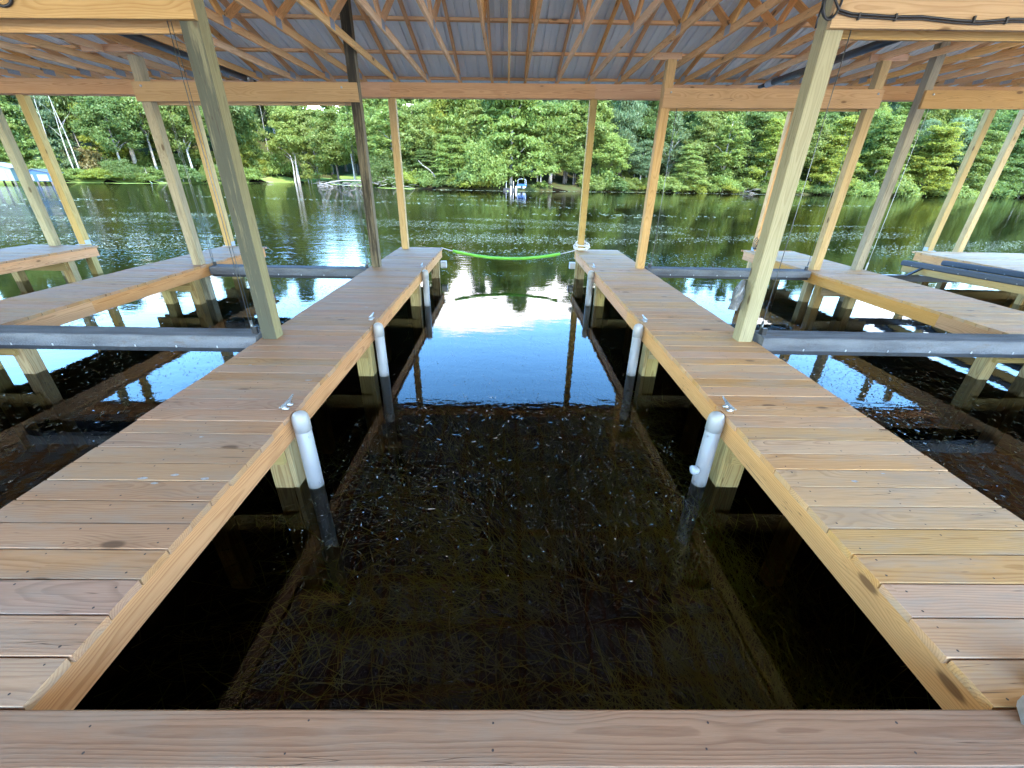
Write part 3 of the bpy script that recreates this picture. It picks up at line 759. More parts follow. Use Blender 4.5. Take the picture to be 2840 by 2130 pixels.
# clear bag hanging on the near right post
b = MB(); n = 12; V = []
for i in range(9):
    t = i / 8
    for k_ in range(n):
        a = 2 * math.pi * k_ / n; rr = (.02 + .045 * math.sin(min(t * 1.25, 1) * math.pi * .75)) * (1 + .25 * math.sin(3 * a + 5 * t))
        V.append((2.40 - .02 + rr * .7 * math.cos(a) - .04 * t, 4.16 + rr * math.sin(a), .62 - .30 * t))
b.add(V, [[i * n + k_, i * n + (k_ + 1) % n, (i + 1) * n + (k_ + 1) % n, (i + 1) * n + k_] for i in range(8) for k_ in range(n)], 0, None, True)
tag(b.build('plastic_bag', M['bag'], None, (2.38, 4.16, .4)), 'crumpled clear plastic bag on the left side of the near right post', 'bag')
# metal bracket in the lower right corner
rz = math.radians(-38)
b = MB(); c0 = Vector((1.76, .60, 0)); ax = Vector((math.cos(rz), math.sin(rz), 0)); ay = Vector((-ax.y, ax.x, 0))
b.box(c0 + Vector((0, 0, .035)), (.30, .085, .055), rz=rz, ch=.012)
o = tag(b.build('metal_bracket', M['galv'], None, (1.76, .6, 0)), 'grey metal bracket with a screw in the lower right corner', 'bracket')
k = MB(); p = c0 - ax * .105 + ay * .012; k.tube([p + Vector((0, 0, .062)), p + Vector((0, 0, .067))], .008, 10); k.build('screw_head', M['screw'], o)
k = MB(); k.box(c0 + ax * .05 - ay * .0435 + Vector((0, 0, .03)), (.16, .006, .04), rz=rz, ch=.001); k.build('slot', M['black'], o)
b = MB(); b.beam((1.80, .79, .045), (2.1, .60, .045), .085, .088); tag(b.build('timber_block', M['post_yellow'], None, (1.95, .7, 0)), 'short yellow timber block behind the grey metal bracket', 'block')

# ------------------------------------------------------------------ trees
def tube_into(mb, p, r, seg=7): mb.tube(p, r, seg, 0, True, True)

def leaves(kind, rng, H, Rd, n_cl, per):
    """leaf clumps through a crown's volume -> centres, half axes"""
    Cs, Us, Vs, cl = [], [], [], []
    for i in range(n_cl):
        if kind in ('round', 'slim'):
            d = rng.normal(size=3); d /= np.linalg.norm(d); rr = rng.uniform(.45, 1.0)
            base = .30 if kind == 'round' else .18
            zc = H * (base + 1) / 2; hz = H * (1 - base) / 2
            taper = 1.0
            c = np.array([d[0] * Rd * rr, d[1] * Rd * rr, zc + d[2] * hz * rr])
            t = (c[2] - base * H) / (H * (1 - base)); k = 1.15 - .55 * t if kind == 'round' else .55 + .6 * math.sin(math.pi * min(max(t, 0), 1))
            c[:2] *= k
            cr = rng.uniform(.45, 1.25) * (1 if kind == 'round' else .75); fl = .6
        elif kind == 'layered':
            t = rng.uniform(.12, 1) ; a = rng.uniform(0, 6.283); rad = Rd * (1.1 - .75 * t) * rng.uniform(.25, 1)
            c = np.array([rad * math.cos(a), rad * math.sin(a), H * t - rad * .12 + rng.normal(0, .5)]); cr = rng.uniform(.5, 1.35); fl = rng.uniform(.2, .5)
        elif kind == 'pine':
            t = rng.uniform(.30, 1); a = rng.uniform(0, 6.283); rad = Rd * (1.05 - .85 * (t - .3) / .7) * rng.uniform(.2, 1)
            c = np.array([rad * math.cos(a), rad * math.sin(a), H * t]); cr = rng.uniform(.7, 1.2); fl = .6
        elif kind == 'bush':
            a = rng.uniform(0, 6.283); rad = Rd * math.sqrt(rng.uniform(0, 1)); t = math.sqrt(max(0, 1 - (rad / Rd) ** 2))
            c = np.array([rad * math.cos(a), rad * math.sin(a), H * t * rng.uniform(.25, .95)]); cr = rng.uniform(.6, 1.1); fl = .6
        else:  # willow: hanging strands
            a = rng.uniform(0, 6.283); rad = Rd * rng.uniform(.3, 1); t = 1 - (rad / Rd) ** 2 * .75
            c = np.array([rad * math.cos(a), rad * math.sin(a), H * t * rng.uniform(.35, 1)]); cr = rng.uniform(.6, 1.35); fl = rng.uniform(.5, 1.3)
        cl.append(c)
        n = int(per * 2.9 * rng.uniform(.7, 1.3) * cr * cr / 1.4)
        q = rng.normal(size=(n, 3)); q /= np.linalg.norm(q, axis=1)[:, None]
        q *= (rng.uniform(0, 1, (n, 1)) ** .45) * rng.lognormal(0, .32, (n, 1))
        q[:, 2] = q[:, 2] * fl + (0 if fl > .3 else -.25 * (q[:, 0] ** 2 + q[:, 1] ** 2))
        P = c + q * cr * np.array([1, 1, 1.0])
        nm = q * .5 + rng.normal(size=(n, 3)) * .55 + np.array([0, -.1, .32])
        nm /= np.linalg.norm(nm, axis=1)[:, None]
        u = np.cross(nm, rng.normal(size=(n, 3))); u /= np.linalg.norm(u, axis=1)[:, None] + 1e-9
        v = np.cross(nm, u)
        sz = rng.uniform(.06, .145, (n, 1))
        if kind == 'willow':
            u[:, 2] -= .9; u /= np.linalg.norm(u, axis=1)[:, None]; v = np.cross(nm, u)
            Us.append(u * sz * 1.35); Vs.append(v * sz * .55)
        elif kind == 'pine':
            u = np.array([0, 0, -1.0]) + rng.normal(size=(n, 3)) * .35; u /= np.linalg.norm(u, axis=1)[:, None]
            v = np.cross(u, rng.normal(size=(n, 3))); v /= np.linalg.norm(v, axis=1)[:, None]
            Us.append(u * sz * 1.8); Vs.append(v * sz * .38)
        else:
            Us.append(u * sz * 1.25); Vs.append(v * sz * .62)
        Cs.append(P)
    return np.concatenate(Cs), np.concatenate(Us), np.concatenate(Vs), cl

def trunk_mesh(name, mat, H, r, rng, limbs, lean=0.0, fork=False):
    mb = MB(); path = []; rad = []
    ph = rng.uniform(0, 6)
    for i in range(9):
        t = i / 8; path.append((lean * t * H + .12 * math.sin(ph + 4 * t) * t * 2, .1 * math.cos(ph + 3 * t) * t * 2, -.4 + t * (H * .93 + .4)))
        rad.append(r * (1.25 - .25 * min(t * 8, 1)) * (1 - .85 * t))
    tube_into(mb, path, rad, 9)
    for c in limbs:
        z0 = max(.15 * H, min(c[2] - .12 * H - .25 * math.hypot(c[0], c[1]), H * .85)); t = (z0 + .4) / (H * .93 + .4); i = min(int(t * 8), 7); f = t * 8 - i
        p0 = Vector(path[i]).lerp(Vector(path[i + 1]), f); p1 = Vector(c)
        mid = p0.lerp(p1, .5) + Vector((0, 0, .05 * H * .3)); rr = r * .42 * (1 - .6 * t)
        tube_into(mb, [p0, mid, p1], [rr, rr * .6, rr * .2], 5)
    me_o = mb.build(name, mat); return me_o

PROTO = {}
def make_proto(key, kind, H, Rd, n_cl, per, seed):
    rng = np.random.default_rng(seed)
    C, U, V, cl = leaves(kind, rng, H, Rd, n_cl, per)
    crown = quads('crown', C, U, V, LEAF['mid'], fold=rng.normal(size=(len(C), 3)).astype(np.float32) * .03)
    far = sorted(cl, key=lambda c: -math.hypot(c[0], c[1]))[:10:1]
    tr = trunk_mesh('trunk', M['bark'], H, .09 + .008 * H, rng, [cl[i] for i in range(0, len(cl), max(1, len(cl) // 12))])
    for o in (crown, tr): COL.objects.unlink(o)
    PROTO[key] = (crown, tr, H, Rd)
make_proto('round', 'round', 14, 4.4, 135, 150, 1)
make_proto('round_b', 'round', 14, 4.4, 120, 150, 2)
make_proto('slim', 'slim', 15, 2.4, 90, 150, 3)
make_proto('layered', 'layered', 14, 5.0, 190, 120, 4)
make_proto('layered_b', 'layered', 14, 5.0, 165, 130, 5)
make_proto('pine', 'pine', 17, 3.0, 100, 170, 6)
make_proto('bush', 'bush', 3.2, 3.2, 36, 170, 7)
make_proto('bush_b', 'bush', 3.2, 3.0, 30, 170, 8)
make_proto('willow', 'willow', 7, 4.0, 80, 170, 9)

def tree(px, py, Y, H, Wd, key, leafc, label, group='trees on the far shore', bark='bark', name=None, X=None):
    """px = photograph column of the trunk's foot, Y = depth"""
    crown, tr, H0, R0 = PROTO[key]
    if X is None: X = at(px, py, Y).x
    z = ground_z(X, Y) - .05
    nm = name or {'round': 'broadleaf_tree', 'round_b': 'broadleaf_tree', 'slim': 'slender_tree', 'layered': 'spreading_tree', 'layered_b': 'spreading_tree', 'pine': 'pine_tree', 'bush': 'shrub', 'bush_b': 'shrub', 'willow': 'willow_tree'}[key]
    root = empty(nm, (X, Y, z), label, 'shrub' if 'bush' in key else 'tree', group)
    root.scale = (Wd / (2 * R0), Wd / (2 * R0), H / H0); root.rotation_euler = (0, 0, R.uniform(0, 6.28))
    for o, mat in ((tr, M[bark]), (crown, LEAF[leafc])):
        c = o.copy(); COL.objects.link(c); c.parent = root; c.location = (0, 0, 0)
        s = c.material_slots[0]; s.link = 'OBJECT'; s.material = mat
    return root
def bare(px, py, Y, H, r, label, mat='bark_pale', fork=False, lean=0.0, limbs=5, nm='bare_tree', cat='tree', zoff=0):
    X = at(px, py, Y).x; z = ground_z(X, Y) - .1 + zoff; rng = np.random.default_rng(int(px * 7 + H * 13))
    lb = []
    for i in range(limbs):
        a = rng.uniform(0, 6.28); t = rng.uniform(.45, .95); L = rng.uniform(.8, 2.2)
        lb.append((lean * t * H + L * math.cos(a), L * math.sin(a), t * H + L * .9))
    if fork: lb.append((lean * H + 1.5, .3, H * .9))
    o = trunk_mesh(nm, M[mat], H, r, rng, lb, lean); o.location = (X, Y, z)
    tag(o, label, cat, 'bare trunks on the far shore')

# front row, left to right
TR = [
 (-120, 70, 11, 9, 'round', 'mid', 'green tree behind the pale green boathouse at the left edge'),
 (20, 72, 13, 9, 'round_b', 'light', 'light green tree rising right behind the blue boathouse'),
 (120, 82, 14, 8, 'layered', 'light', 'light spreading tree between the two leftmost posts'),
 (215, 86, 13, 8, 'round', 'mid', 'green tree right of the orange corner post, behind pale trunks'),
 (262, 82, 4.2, 7, 'bush', 'olive', 'brownish olive shrub at the foot of the paired pale trunks'),
 (340, 88, 13, 10, 'layered_b', 'yellow', 'yellow-green spreading maple left of the brown worn post'),
 (330, 88, 3.4, 7, 'bush_b', 'mid', 'green shrub behind the left end of the driftwood pile'),
 (400, 90, 3.2, 7, 'bush', 'mid', 'green shrub behind the middle of the driftwood pile'),
 (470, 92, 12, 7, 'slim', 'mid', 'slender green tree right behind the brown worn post'),
 (520, 96, 13, 8, 'round', 'light', 'light green tree left of the thick dark near post'),
 (470, 93, 3.4, 8, 'bush_b', 'dark', 'dark shrub on the bank behind the brown worn post'),
 (555, 98, 3.6, 8, 'bush', 'mid', 'green shrub on the bank behind the thin yellow end post'),
 (640, 116, 17, 10, 'round', 'mid', 'tall green tree behind the thick dark near post'),
 (700, 120, 18, 11, 'round_b', 'mid', 'tall green tree far behind the lawn shrubs'),
 (745, 122, 16, 10, 'layered_b', 'dark', 'dark tree at the back of the lawn left of the stout trunks'),
 (668, 100, 12, 8, 'layered', 'yellow', 'yellow-green tree just right of the thick dark near post'),
 (700, 104, 4.5, 8, 'bush', 'yellow', 'yellowish shrub on the grass right of the thick dark near post'),
 (770, 106, 5, 9, 'bush_b', 'mid', 'green shrub at the edge of the lawn left of the two stout trunks'),
 (830, 104, 15, 10, 'round_b', 'light', 'tall light green tree above the two stout pale trunks'),
 (885, 104, 14, 9, 'layered_b', 'light', 'light tree over the slender trunks on the lawn'),
 (940, 98, 13.5, 10, 'round', 'mid', 'dense green tree at the right end of the lawn'),
 (1015, 90, 14, 9, 'round_b', 'mid', 'green tree between the very dark post and the slim yellow left post'),
 (1095, 84, 13, 8, 'slim', 'mid', 'slender green tree right behind the slim yellow left post'),
 (1085, 82, 5, 8, 'willow', 'dark', 'dark drooping tree over the grey dead branches'),
 (1160, 84, 12, 8, 'round', 'mid', 'mid green tree right of the slim yellow left post'),
 (1180, 82, 5, 7, 'layered', 'dark', 'dark low tree with grey dead limbs left of the leaning trunk'),
 (1240, 88, 15, 7, 'round_b', 'yellow', 'bright yellow-green tree left of the big middle tree'),
 (1255, 80.5, 7, 8, 'layered', 'light', 'low light green tree leaning over the water left of the willow'),
 (1345, 79.5, 7.5, 9, 'willow', 'light', 'light green willow hanging to the water left of the far black dock'),
 (1330, 84, 11, 9, 'layered_b', 'light', 'light layered tree above the willow'),
 (1300, 79.3, 2.0, 7, 'bush', 'yellow', 'bright low shrub on the bank left of the willow'),
 (1490, 88, 12, 8, 'round', 'mid', 'round dark green tree right of the blue boat'),
 (1500, 84, 6.5, 6.5, 'round_b', 'mid', 'small round tree with a pale trunk right of the blue boat'),
 (1565, 88, 13, 7, 'slim', 'mid', 'slender tree left of the slim yellow right post'),
 (1590, 87, 7, 6, 'round', 'mid', 'small green tree on the bank left of the slim yellow right post'),
 (1690, 86, 9, 7.5, 'round_b', 'light', 'bushy light green tree right of the slim yellow right post'),
 (1715, 92, 17, 8, 'pine', 'blue', 'tall blue-green drooping pine right of the slim yellow right post'),
 (1660, 86, 3.8, 6, 'bush_b', 'light', 'light shrub at the water right of the slim yellow right post'),
 (1775, 88, 8, 7, 'round', 'blue', 'blue-green rounded tree left of the orange pine post'),
 (1790, 94, 15, 8, 'round_b', 'dark', 'tall dark green tree left of the orange pine post'),
 (1850, 92, 13, 6, 'slim', 'blue', 'slender blue-green tree just right of the orange pine post'),
 (1905, 89, 7.5, 8, 'layered_b', 'mid', 'vine covered mound of a tree right of the orange pine post'),
 (1860, 89, 2.6, 6, 'bush', 'light', 'light green shrub at the water right of the orange pine post'),
 (1920, 89, 2.2, 5, 'bush_b', 'yellow', 'small yellow-green shrub at the water under the vine mound'),
 (1935, 98, 15, 11, 'layered', 'mid', 'dark layered tree above the vine covered mound'),
 (2000, 91, 12.5, 6, 'slim', 'light', 'tall slender pale tree right of the vine mound'),
 (2060, 96, 13, 11, 'layered_b', 'dark', 'dark layered tree left of the thick near right post'),
 (2000, 91, 3.0, 7, 'bush', 'light', 'light shrub at the water left of the dark hollow'),
 (2120, 93, 12, 9, 'layered', 'yellow', 'bright yellow-green layered tree left of the thick near right post'),
 (2300, 97, 13, 10, 'layered_b', 'yellow', 'bright layered tree just right of the thick near right post'),
 (2390, 97, 3.6, 7, 'bush', 'light', 'light rounded shrub at the water left of the weathered grey post'),
 (2420, 102, 14, 11, 'layered', 'light', 'light layered tree between the split-faced and the weathered post'),
 (2480, 99, 5, 9, 'bush_b', 'mid', 'green shrub behind the weathered grey post'),
 (2560, 103, 13, 12, 'layered_b', 'yellow', 'wide bright layered tree right of the weathered grey post'),
 (2600, 108, 15, 10, 'round', 'blue', 'blue-green tree high behind the wide bright layered tree'),
 (2680, 105, 13, 11, 'layered', 'mid', 'mid green layered tree left of the bracketed yellow post'),
 (2640, 103, 3.6, 9, 'bush', 'mid', 'green shrub at the water left of the bracketed yellow post'),
 (2760, 109, 14, 10, 'layered_b', 'dark', 'dark layered tree between the two yellow right posts'),
 (2740, 107, 4, 10, 'bush_b', 'dark', 'dark shrub at the water between the two yellow right posts'),
 (2850, 112, 14, 10, 'round', 'dark', 'dark tree at the right edge of the picture'),
 (2960, 118, 14, 12, 'layered', 'blue', 'blue-green layered tree cut by the right edge'),
 (2850, 110, 4, 10, 'bush', 'dark', 'dark shrub at the water at the right edge'),
]
for (px, Y, H, Wd, key, lc, lab) in TR:
    tree(px, 500, Y, H, Wd, key, lc, lab, bark=R.choice(['bark', 'bark_pale', 'bark_dark']))
# the big tree in the middle with its thick pale trunk
tree(1416, 505, 81.5, 17.5, 15, 'layered_b', 'light', 'big spreading tree with a thick pale trunk behind the far black dock', bark='bark_pale', name='spreading_tree')
# woods behind: rows of taller trees
i = 0
for (row, hh) in ((8, 15), (13, 18), (20, 21), (29, 22), (40, 22)):
    x = -150.0 + row
    while x < 190:
        X = x + R.uniform(-2, 2); Yb = shore_y(X) + row + R.uniform(-2.5, 2.5)
        if -48 < X < -17 and row < 16: Yb += 10
        gap = -46 < X < -30 or -24 < X < -8
        H = hh * R.uniform(.8, 1.15) * (.78 if gap and row < 20 else 1.0)
        key = R.choice(['round', 'round_b', 'layered', 'layered_b', 'pine', 'slim'])
        lc = R.choice(['mid', 'dark', 'mid', 'light', 'blue', 'dark'])
        tree(0, 0, Yb, H, R.uniform(7.5, 11), key, lc, 'tall tree standing back in the woods behind the front row', group='woods behind the shore trees', bark=R.choice(['bark', 'bark_dark', 'bark_pale']), X=X)
        x += (R.uniform(7.5, 10.5) if x < -12 else R.uniform(5.6, 7.6)) + row * .08
x = -70.0
while x < 135:
    Yb = shore_y(x) + R.uniform(.9, 2.6); px_ok = not (-2.5 < x < 15) and not (-50 < x < -27)
    if px_ok:
        tree(0, 0, Yb, R.uniform(1.3, 3.0), R.uniform(3.6, 6.2), R.choice(['bush', 'bush_b', 'bush', 'willow']), R.choice(['mid', 'light', 'mid', 'dark', 'yellow']), 'low leafy shrub hanging over the bank at the waterline', group='low shrubs along the waterline', X=x, name='shrub')
    x += R.uniform(2.2, 3.8)
# trunks one can tell apart
for (px, Y, H, r, lab, mt) in (
 (219, 76, 11, .14, 'left one of the paired pale bare trunks right of the orange corner post', 'bark_pale'),
 (232, 76, 12, .15, 'right one of the paired pale bare trunks right of the orange corner post', 'bark_pale'),
 (178, 75, 11, .12, 'single slim pale trunk seen just right of the orange corner post', 'bark_pale'),
 (256, 86, 10, .16, 'forked pale dead tree before the dark wood left of the yellow-green maple', 'bark_pale'),
 (520, 93, 9, .10, 'thin pale trunk left of the thin yellow end post', 'bark_pale'),
 (678, 97, 9, .10, 'thin pale trunk beside the thick dark near post', 'bark_pale'),
 (762, 112, 14, .20, 'tall straight pine trunk behind the lawn shrubs', 'bark'),
 (819, 101, 6.5, .30, 'left of the two stout pale trunks on the lawn', 'bark_pale'),
 (828, 101, 6.8, .32, 'right of the two stout pale trunks on the lawn', 'bark'),
 (856, 103, 9, .16, 'slender grey trunk right of the stout pair on the lawn', 'bark'),
 (864, 104, 8, .12, 'thinnest pale trunk in the cluster on the lawn', 'bark_pale'),
 (880, 104, 8, .13, 'slender trunk at the right of the cluster on the lawn', 'bark'),
 (985, 96, 13, .22, 'white dead trunk beside the very dark post', 'bark_pale'),
 (1500, 83.5, 7, .17, 'short pale trunk on the bank right of the blue boat', 'bark_pale'),
 (1536, 95, 14, .24, 'grey pine trunk high left of the slim yellow right post', 'bark'),
 (1570, 89, 8, .15, 'thin grey trunk on the bank left of the dark thick one', 'bark'),
 (1594, 88, 8, .26, 'thick dark trunk on the bank beside the slim yellow right post', 'bark_dark'),
 (1757, 97, 15, .22, 'grey trunk in the dark trees left of the orange pine post', 'bark'),
 (1985, 100, 17, .28, 'pale trunk at the top right of the vine mound', 'bark_pale'),
 (2030, 100, 17, .26, 'pale trunk under the long yellow right beam', 'bark_pale'),
 (2060, 101, 17, .20, 'thin pale trunk right under the long yellow right beam', 'bark_pale')):
    bare(px, 505, Y, H, r * .7, lab, mt, fork=(px == 256), lean=(.02 if px < 300 else 0), limbs=6 if px in (256, 985) else 0 if px in (819, 828) else 3)

# dead wood along the shore
def brush(px0, px1, Y, n, hgt, label, name='driftwood_pile', dz=0):
    p0 = at(px0, 505, Y); p1 = at(px1, 505, Y); b = MB(); rng = random.Random(int(px0))
    for i in range(n):
        x = rng.uniform(p0.x, p1.x); y = Y + rng.uniform(-1, 1); z = WZ + rng.uniform(0, hgt * .6); a = rng.uniform(-.6, .6) + (math.pi if rng.random() < .5 else 0); L = rng.uniform(1.2, 3.2); e = rng.uniform(-.1, .5)
        p = [Vector((x, y, z))]
        for k in range(4): p.append(p[-1] + Vector((math.cos(a) * L / 4, rng.uniform(-.2, .2), math.sin(e) * L / 4 + rng.uniform(-.1, .1)))); e -= .15
        b.tube(p, [.05, .04, .03, .022, .01], 5)
    tag(b.build(name, M['dead'], None, (p0.x / 2 + p1.x / 2, Y, WZ)), label, 'driftwood', 'dead wood on the far shore')
brush(275, 460, 79, 80, 1.3, 'wide tangle of grey driftwood left of the brown worn post')
brush(540, 600, 90, 20, 1.0, 'small driftwood tangle behind the thin yellow end post')
brush(880, 1000, 80, 26, .9, 'grey brush pile at the water left of the very dark post')
brush(1020, 1140, 79, 34, 2.6, 'grey dead branches hanging over the water behind the slim yellow left post')
brush(2035, 2095, 91, 30, 1.6, 'bare grey brush under the dark hollow left of the thick near right post')
brush(2480, 2520, 98, 24, 2.2, 'pale dead bush at the water right of the weathered grey post')
def log(pts, r, label, nm='fallen_branch', mat='dead'):
    b = MB(); n = len(pts); b.tube(pts, [r * (1 - .75 * i / (n - 1)) for i in range(n)], 7)
    tag(b.build(nm, M[mat], None, pts[0]), label, 'branch', 'dead wood on the far shore')
A_ = lambda x, y, Y: tuple(at(x, y, Y))
log([A_(1050, 510, 79), A_(1000, 501, 79), A_(950, 500, 79), A_(905, 508, 79), A_(880, 514, 79)], .14, 'long curved fallen branch above the water left of the very dark post')
log([A_(1214, 516, 79.5), A_(1202, 482, 79.5), A_(1190, 470, 79.5), A_(1172, 458, 79.5), A_(1160, 445, 79.5)], .16, 'grey leaning trunk bent over the water right of the slim yellow left post')
log([A_(1335, 524, 78.6), A_(1315, 500, 79), A_(1300, 490, 79.5)], .10, 'thin grey log slanting into the water under the willow')
log([A_(1178, 524, 79), A_(1172, 505, 79.4), A_(1168, 497, 79.6)], .16, 'grey stump leaning at the water left of the leaning trunk')
log([A_(427, 513, 77), A_(409, 497, 77)], .07, 'white pole sticking out of the water before the driftwood', 'white_pole', 'white')
log([A_(727, 505, 97), A_(758, 505, 97)], .12, 'pale plank lying on the grass right of the thick dark near post', 'shore_plank', 'dead')

# ------------------------------------------------------------------ far shore: boathouses, boat, dock
def boathouse(name, c, yaw, wd, ln, hz, rise, wall, roofm, label, doors):
    root = empty(name, c, label, 'boathouse', 'boathouses on the far left shore'); root.rotation_euler = (0, 0, yaw)
    def put(nm, mb, mat):
        o = mb.build(nm, mat); o.parent = root; return o
    b = MB(); h = hz
    V = [(-wd/2, 0, 0), (wd/2, 0, 0), (wd/2, 0, h), (0, 0, h + rise), (-wd/2, 0, h), (-wd/2, ln, 0), (wd/2, ln, 0), (wd/2, ln, h), (0, ln, h + rise), (-wd/2, ln, h)]
    b.add(V, [[0, 1, 2, 3, 4], [9, 8, 7, 6, 5], [1, 6, 7, 2], [5, 0, 4, 9], [0, 5, 6, 1]]); put('wall', b, wall)
    b = MB(); e = .18
    for s in (-1, 1):
        V = [(s * (wd/2 + e), -e, h - e * rise / (wd/2) + .03), (0, -e, h + rise + .03), (0, ln + e, h + rise + .03), (s * (wd/2 + e), ln + e, h - e * rise / (wd/2) + .03)]
        V += [(x, y, z + .06) for x, y, z in V]
        b.add(V, [[0, 1, 2, 3], [7, 6, 5, 4], [0, 4, 5, 1], [1, 5, 6, 2], [2, 6, 7, 3], [3, 7, 4, 0]])
    put('roof', b, roofm)
    for (dx, dw) in doors:
        d = MB(); d.box((dx, -.03, h * .42), (dw, .05, h * .72), ch=.01); put('door', d, M['hut'])
    for sx in (-wd/2 + .1, 0, wd/2 - .1):
        for yy in (.1, ln / 2, ln - .1):
            d = MB(); d.beam((sx, yy, -1.6), (sx, yy, 0), .16, .16, up=(0, 1, 0)); put('stilt', d, M['bark_dark'])
    return root
cB = at(104, 503, 60); boathouse('boathouse', (cB.x, cB.y, -.22), math.radians(24), 2.9, 3.6, 1.0, .36, M['bluewall'], M['paleroof'], 'blue boathouse with white doors on stilts at the far left shore', ((-.7, 1.0), (.7, 1.0)))
cG = at(-14, 503, 57); boathouse('boathouse', (cG.x, cG.y, -.15), math.radians(30), 3.6, 5.0, 1.4, .55, M['greenwall'], M['hut'], 'pale green boathouse cut by the left edge of the picture', ((0, 2.4),))

c = at(1447, 520, 79.4); bz = -.30
root = empty('boat', (c.x, c.y, bz), 'blue boat with a white arch frame pulled up on the far shore', 'boat')
b = MB(); n = 7; V = []
for j, (yy, sc_) in enumerate(((0, 1), (1.5, 1.05), (3.0, .8), (3.8, .3))):
    for k_ in range(n):
        a = math.pi * k_ / (n - 1); V.append((c.x - .78 * sc_ * math.cos(a), c.y + yy, bz + .45 - .45 * math.sin(a) ** .7 * (1 if j < 3 else .6)))
b.add(V, [[j * n + k_, j * n + k_ + 1, (j + 1) * n + k_ + 1, (j + 1) * n + k_] for j in range(3) for k_ in range(n - 1)] + [list(range(n))], 0, None, False); b.build('hull', M['white'], root)
b = MB(); b.box((c.x, c.y + 1.4, bz + .56), (1.66, 3.0, .30), ch=.06); b.build('blue_cover', M['blueboat'], root)
b = MB(); b.tube([(c.x - .70, c.y - .1, bz + .6), (c.x - .70, c.y - .1, bz + 1.25), (c.x - .56, c.y - .1, bz + 1.46), (c.x, c.y - .1, bz + 1.52), (c.x + .56, c.y - .1, bz + 1.46), (c.x + .70, c.y - .1, bz + 1.25), (c.x + .70, c.y - .1, bz + .6)], .055, 8)
b.tube([(c.x + .5, c.y + 1.2, bz + .7), (c.x + .5, c.y + 1.2, bz + 1.45)], .035, 6); b.build('arch_frame', M['white'], root)
b = MB(); b.box((c.x, c.y - .25, bz + .18), (.34, .3, .5), ch=.06); b.build('motor', M['black'], root)
cl_, cr_ = at(1396, 526, 77.2), at(1434, 526, 77.2)
root = empty('floating_dock', ((cl_.x + cr_.x) / 2, 77.4, WZ), 'small black dock with white posts left of the blue boat on the far shore', 'dock')
b = MB(); b.box(((cl_.x + cr_.x) / 2, 78.0, WZ + .18), (cr_.x - cl_.x, 1.6, .42), ch=.04); b.build('deck', M['blacksteel'], root)
for (px, zt_, Y) in ((1404, 1.05, 78.4), (1424, .85, 78.4), (1417, .12, 77.1), (1432, .12, 77.1)):
    x = at(px, 520, Y).x; b = MB(); b.beam((x, Y, -1.2), (x, Y, zt_), .10 if zt_ > .5 else .2, .10 if zt_ > .5 else .2, up=(0, 1, 0)); b.build('post', M['white'], root)
# pale house glimpsed between the trees
c = at(1478, 420, 125)
b = MB(); b.box((c.x, c.y + 3, c.z - .5), (5, 6, 6)); o = b.build('house', M['hut'], None, (c.x, c.y, c.z - 3)); tag(o, 'pale house glimpsed between trees right of the big middle tree', 'house')
k = MB(); k.add([(c.x - 2.9, c.y - .4, c.z + 2.5), (c.x + 2.9, c.y - .4, c.z + 2.5), (c.x + 2.9, c.y + 6.4, c.z + 2.5), (c.x - 2.9, c.y + 6.4, c.z + 2.5), (c.x, c.y - .4, c.z + 4), (c.x, c.y + 6.4, c.z + 4)], [[0, 1, 4], [3, 5, 2], [0, 4, 5, 3], [1, 2, 5, 4], [0, 3, 2, 1]]); k.build('roof', M['bark'], o)

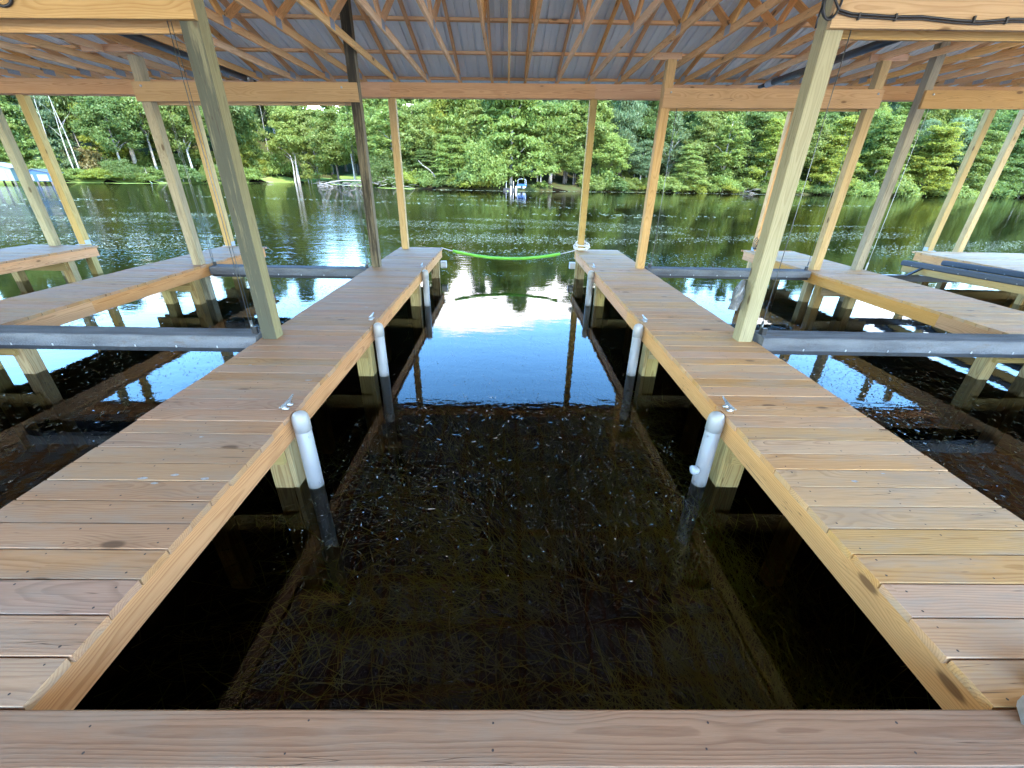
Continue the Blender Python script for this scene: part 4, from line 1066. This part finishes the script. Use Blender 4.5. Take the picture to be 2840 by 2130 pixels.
# ------------------------------------------------------------------ floating weed, algae, eelgrass
def scatter_weed():
    C, U, V, I = [], [], [], []
    def bits(n, x0, x1, y0, y1, l0, l1, w, tilt, mat, dens=None):
        x = NR.uniform(x0, x1, n); y = NR.uniform(y0, y1, n)
        if dens is not None:
            keep = dens(x, y); x, y = x[keep], y[keep]; n = len(x)
        a = NR.uniform(0, 6.283, n); L = NR.uniform(l0, l1, n)[:, None]
        u = np.stack([np.cos(a), np.sin(a), NR.normal(0, tilt, n)], 1); v = np.stack([-np.sin(a), np.cos(a), NR.normal(0, tilt, n)], 1)
        C.append(np.stack([x, y, np.full(n, WZ + .004)], 1)); U.append(u * L * .5); V.append(v * (w * NR.uniform(.6, 1.4, n)[:, None]) * .5); I.append(np.full(n, mat))
    def clump(fx, fy, thr, ph):
        return lambda x, y: (np.sin(x * fx + ph + 1.7 * np.sin(y * fy * .7)) * np.sin(y * fy + ph * 2 + 1.3 * np.sin(x * fx * .6)) + NR.normal(0, .24, len(x))) > thr
    bits(4200, -1.42, 1.53, 1.5, 10.5, .004, .015, .0030, .30, 0)
    bits(5000, -1.42, 1.53, 1.9, 4.4, .004, .015, .0028, .5, 0, clump(1.3, 2.1, .1, .4)); bits(500, -1.2, 1.4, 1.8, 4.0, .03, .055, .003, .1, 0)
    for (xa, xb) in ((-5.3, -2.5), (2.65, 5.75)):
        bits(5000, xa, xb, 1.5, 10, .01, .035, .005, .12, 0)
        bits(5000, xa, xb, 2.5, 9, .01, .04, .006, .14, 0, clump(1.1, 1.6, .3, 2.0))
    bits(4000, -8.7, -6.3, 3, 10, .02, .06, .008, .1, 0); bits(3000, 7.1, 10.2, 3, 10, .02, .06, .008, .1, 0)
    bits(60000, -26, 24, 10, 25, .025, .08, .014, .08, 1, clump(.33, .75, .45, 1.1))
    bits(40000, -30, 8, 10, 22, .025, .08, .014, .08, 1, clump(.25, .9, .4, 2.6))
    bits(16000, -40, 40, 22, 55, .08, .35, .05, .04, 1, clump(.10, .45, .85, .3))
    bits(5000, -12, 60, 70, 100, .3, .9, .2, .02, 1, lambda x, y: np.abs(y - np.interp(x, [p[0] for p in SH], [p[1] for p in SH]) + 2.2) < 1.2)
    o = quads('floating_weed', np.concatenate(C), np.concatenate(U), np.concatenate(V), [M['weed'], M['weed_pale']], np.concatenate(I))
    tag(o, 'pale scraps of weed drifting on the dark water', 'floating weed', kind='stuff')
scatter_weed()
def algae():
    b = MB(); V = []; xs = [x for x in np.arange(-74, -14, 1.5)]
    for x in xs:
        s = shore_y(x); wd = 2.6 + 1.6 * math.sin(x * .31) + 1.2 * math.sin(x * .83)
        for t in (0, .5, 1): V.append((x, s + 2 - (wd + 3) * t, WZ + .012 - .006 * t))
    b.add(V, [[i * 3 + j, (i + 1) * 3 + j, (i + 1) * 3 + j + 1, i * 3 + j + 1][::-1] for i in range(len(xs) - 1) for j in range(2)])
    tag(b.build('algae_mat', M['algae'], None, (-45, 80, WZ)), 'yellow-green algae along the far left shore', 'algae', kind='stuff')
algae()
def eelgrass():
    P, Fs = [], []; n0 = 0
    def blades(n, x0, x1, y0, y1, flow):
        nonlocal n0
        for i in range(n):
            x, y = R.uniform(x0, x1), R.uniform(y0, y1)
            if math.sin(x * 3.1 + 1.4 * math.sin(y * 2.3)) * math.sin(y * 2.7 + x) < R.uniform(-.9, .5): continue
            a = flow + R.gauss(0, .75) + .9 * math.sin(x * 1.9 + y * 1.3); L = R.uniform(.08, .38); wd = R.uniform(.0014, .0036); z = WZ - abs(R.gauss(0, .22)) + .05; cu = R.uniform(-.9, .9); dz = R.uniform(-.25, .35)
            pts = []
            px, py, pz = x, y, z - .1
            for k in range(5):
                pts.append((px, py, min(pz, WZ - .006))); px += math.cos(a) * L / 4; py += math.sin(a) * L / 4; pz += dz * L / 4; a += cu / 4
            for k, (qx, qy, qz) in enumerate(pts):
                s = wd * (1 - .6 * k / 4); P.append((qx - math.sin(a) * s, qy + math.cos(a) * s, qz)); P.append((qx + math.sin(a) * s, qy - math.cos(a) * s, qz + s * .6))
            for k in range(4): Fs.append([n0 + 2 * k, n0 + 2 * k + 1, n0 + 2 * k + 3, n0 + 2 * k + 2])
            n0 += 10
    blades(10500, -1.1, 1.95, .5, 4.2, 1.9); blades(4200, .2, 1.9, .5, 2.7, 2.2); blades(1500, -1.9, -.7, .5, 3.2, 1.0); blades(1400, -1.5, 1.6, 3.4, 6, 1.4); blades(1500, 2.6, 5.6, 1, 5, 2.2); blades(1000, -5.2, -2.5, 1, 5, .8)
    me = bpy.data.meshes.new('eelgrass'); me.from_pydata(P, [], Fs); me.materials.append(M['eel'])
    o = bpy.data.objects.new('eelgrass', me); COL.objects.link(o); tag(o, 'green eelgrass blades lying under the dark water', 'water plants', kind='stuff')
eelgrass()
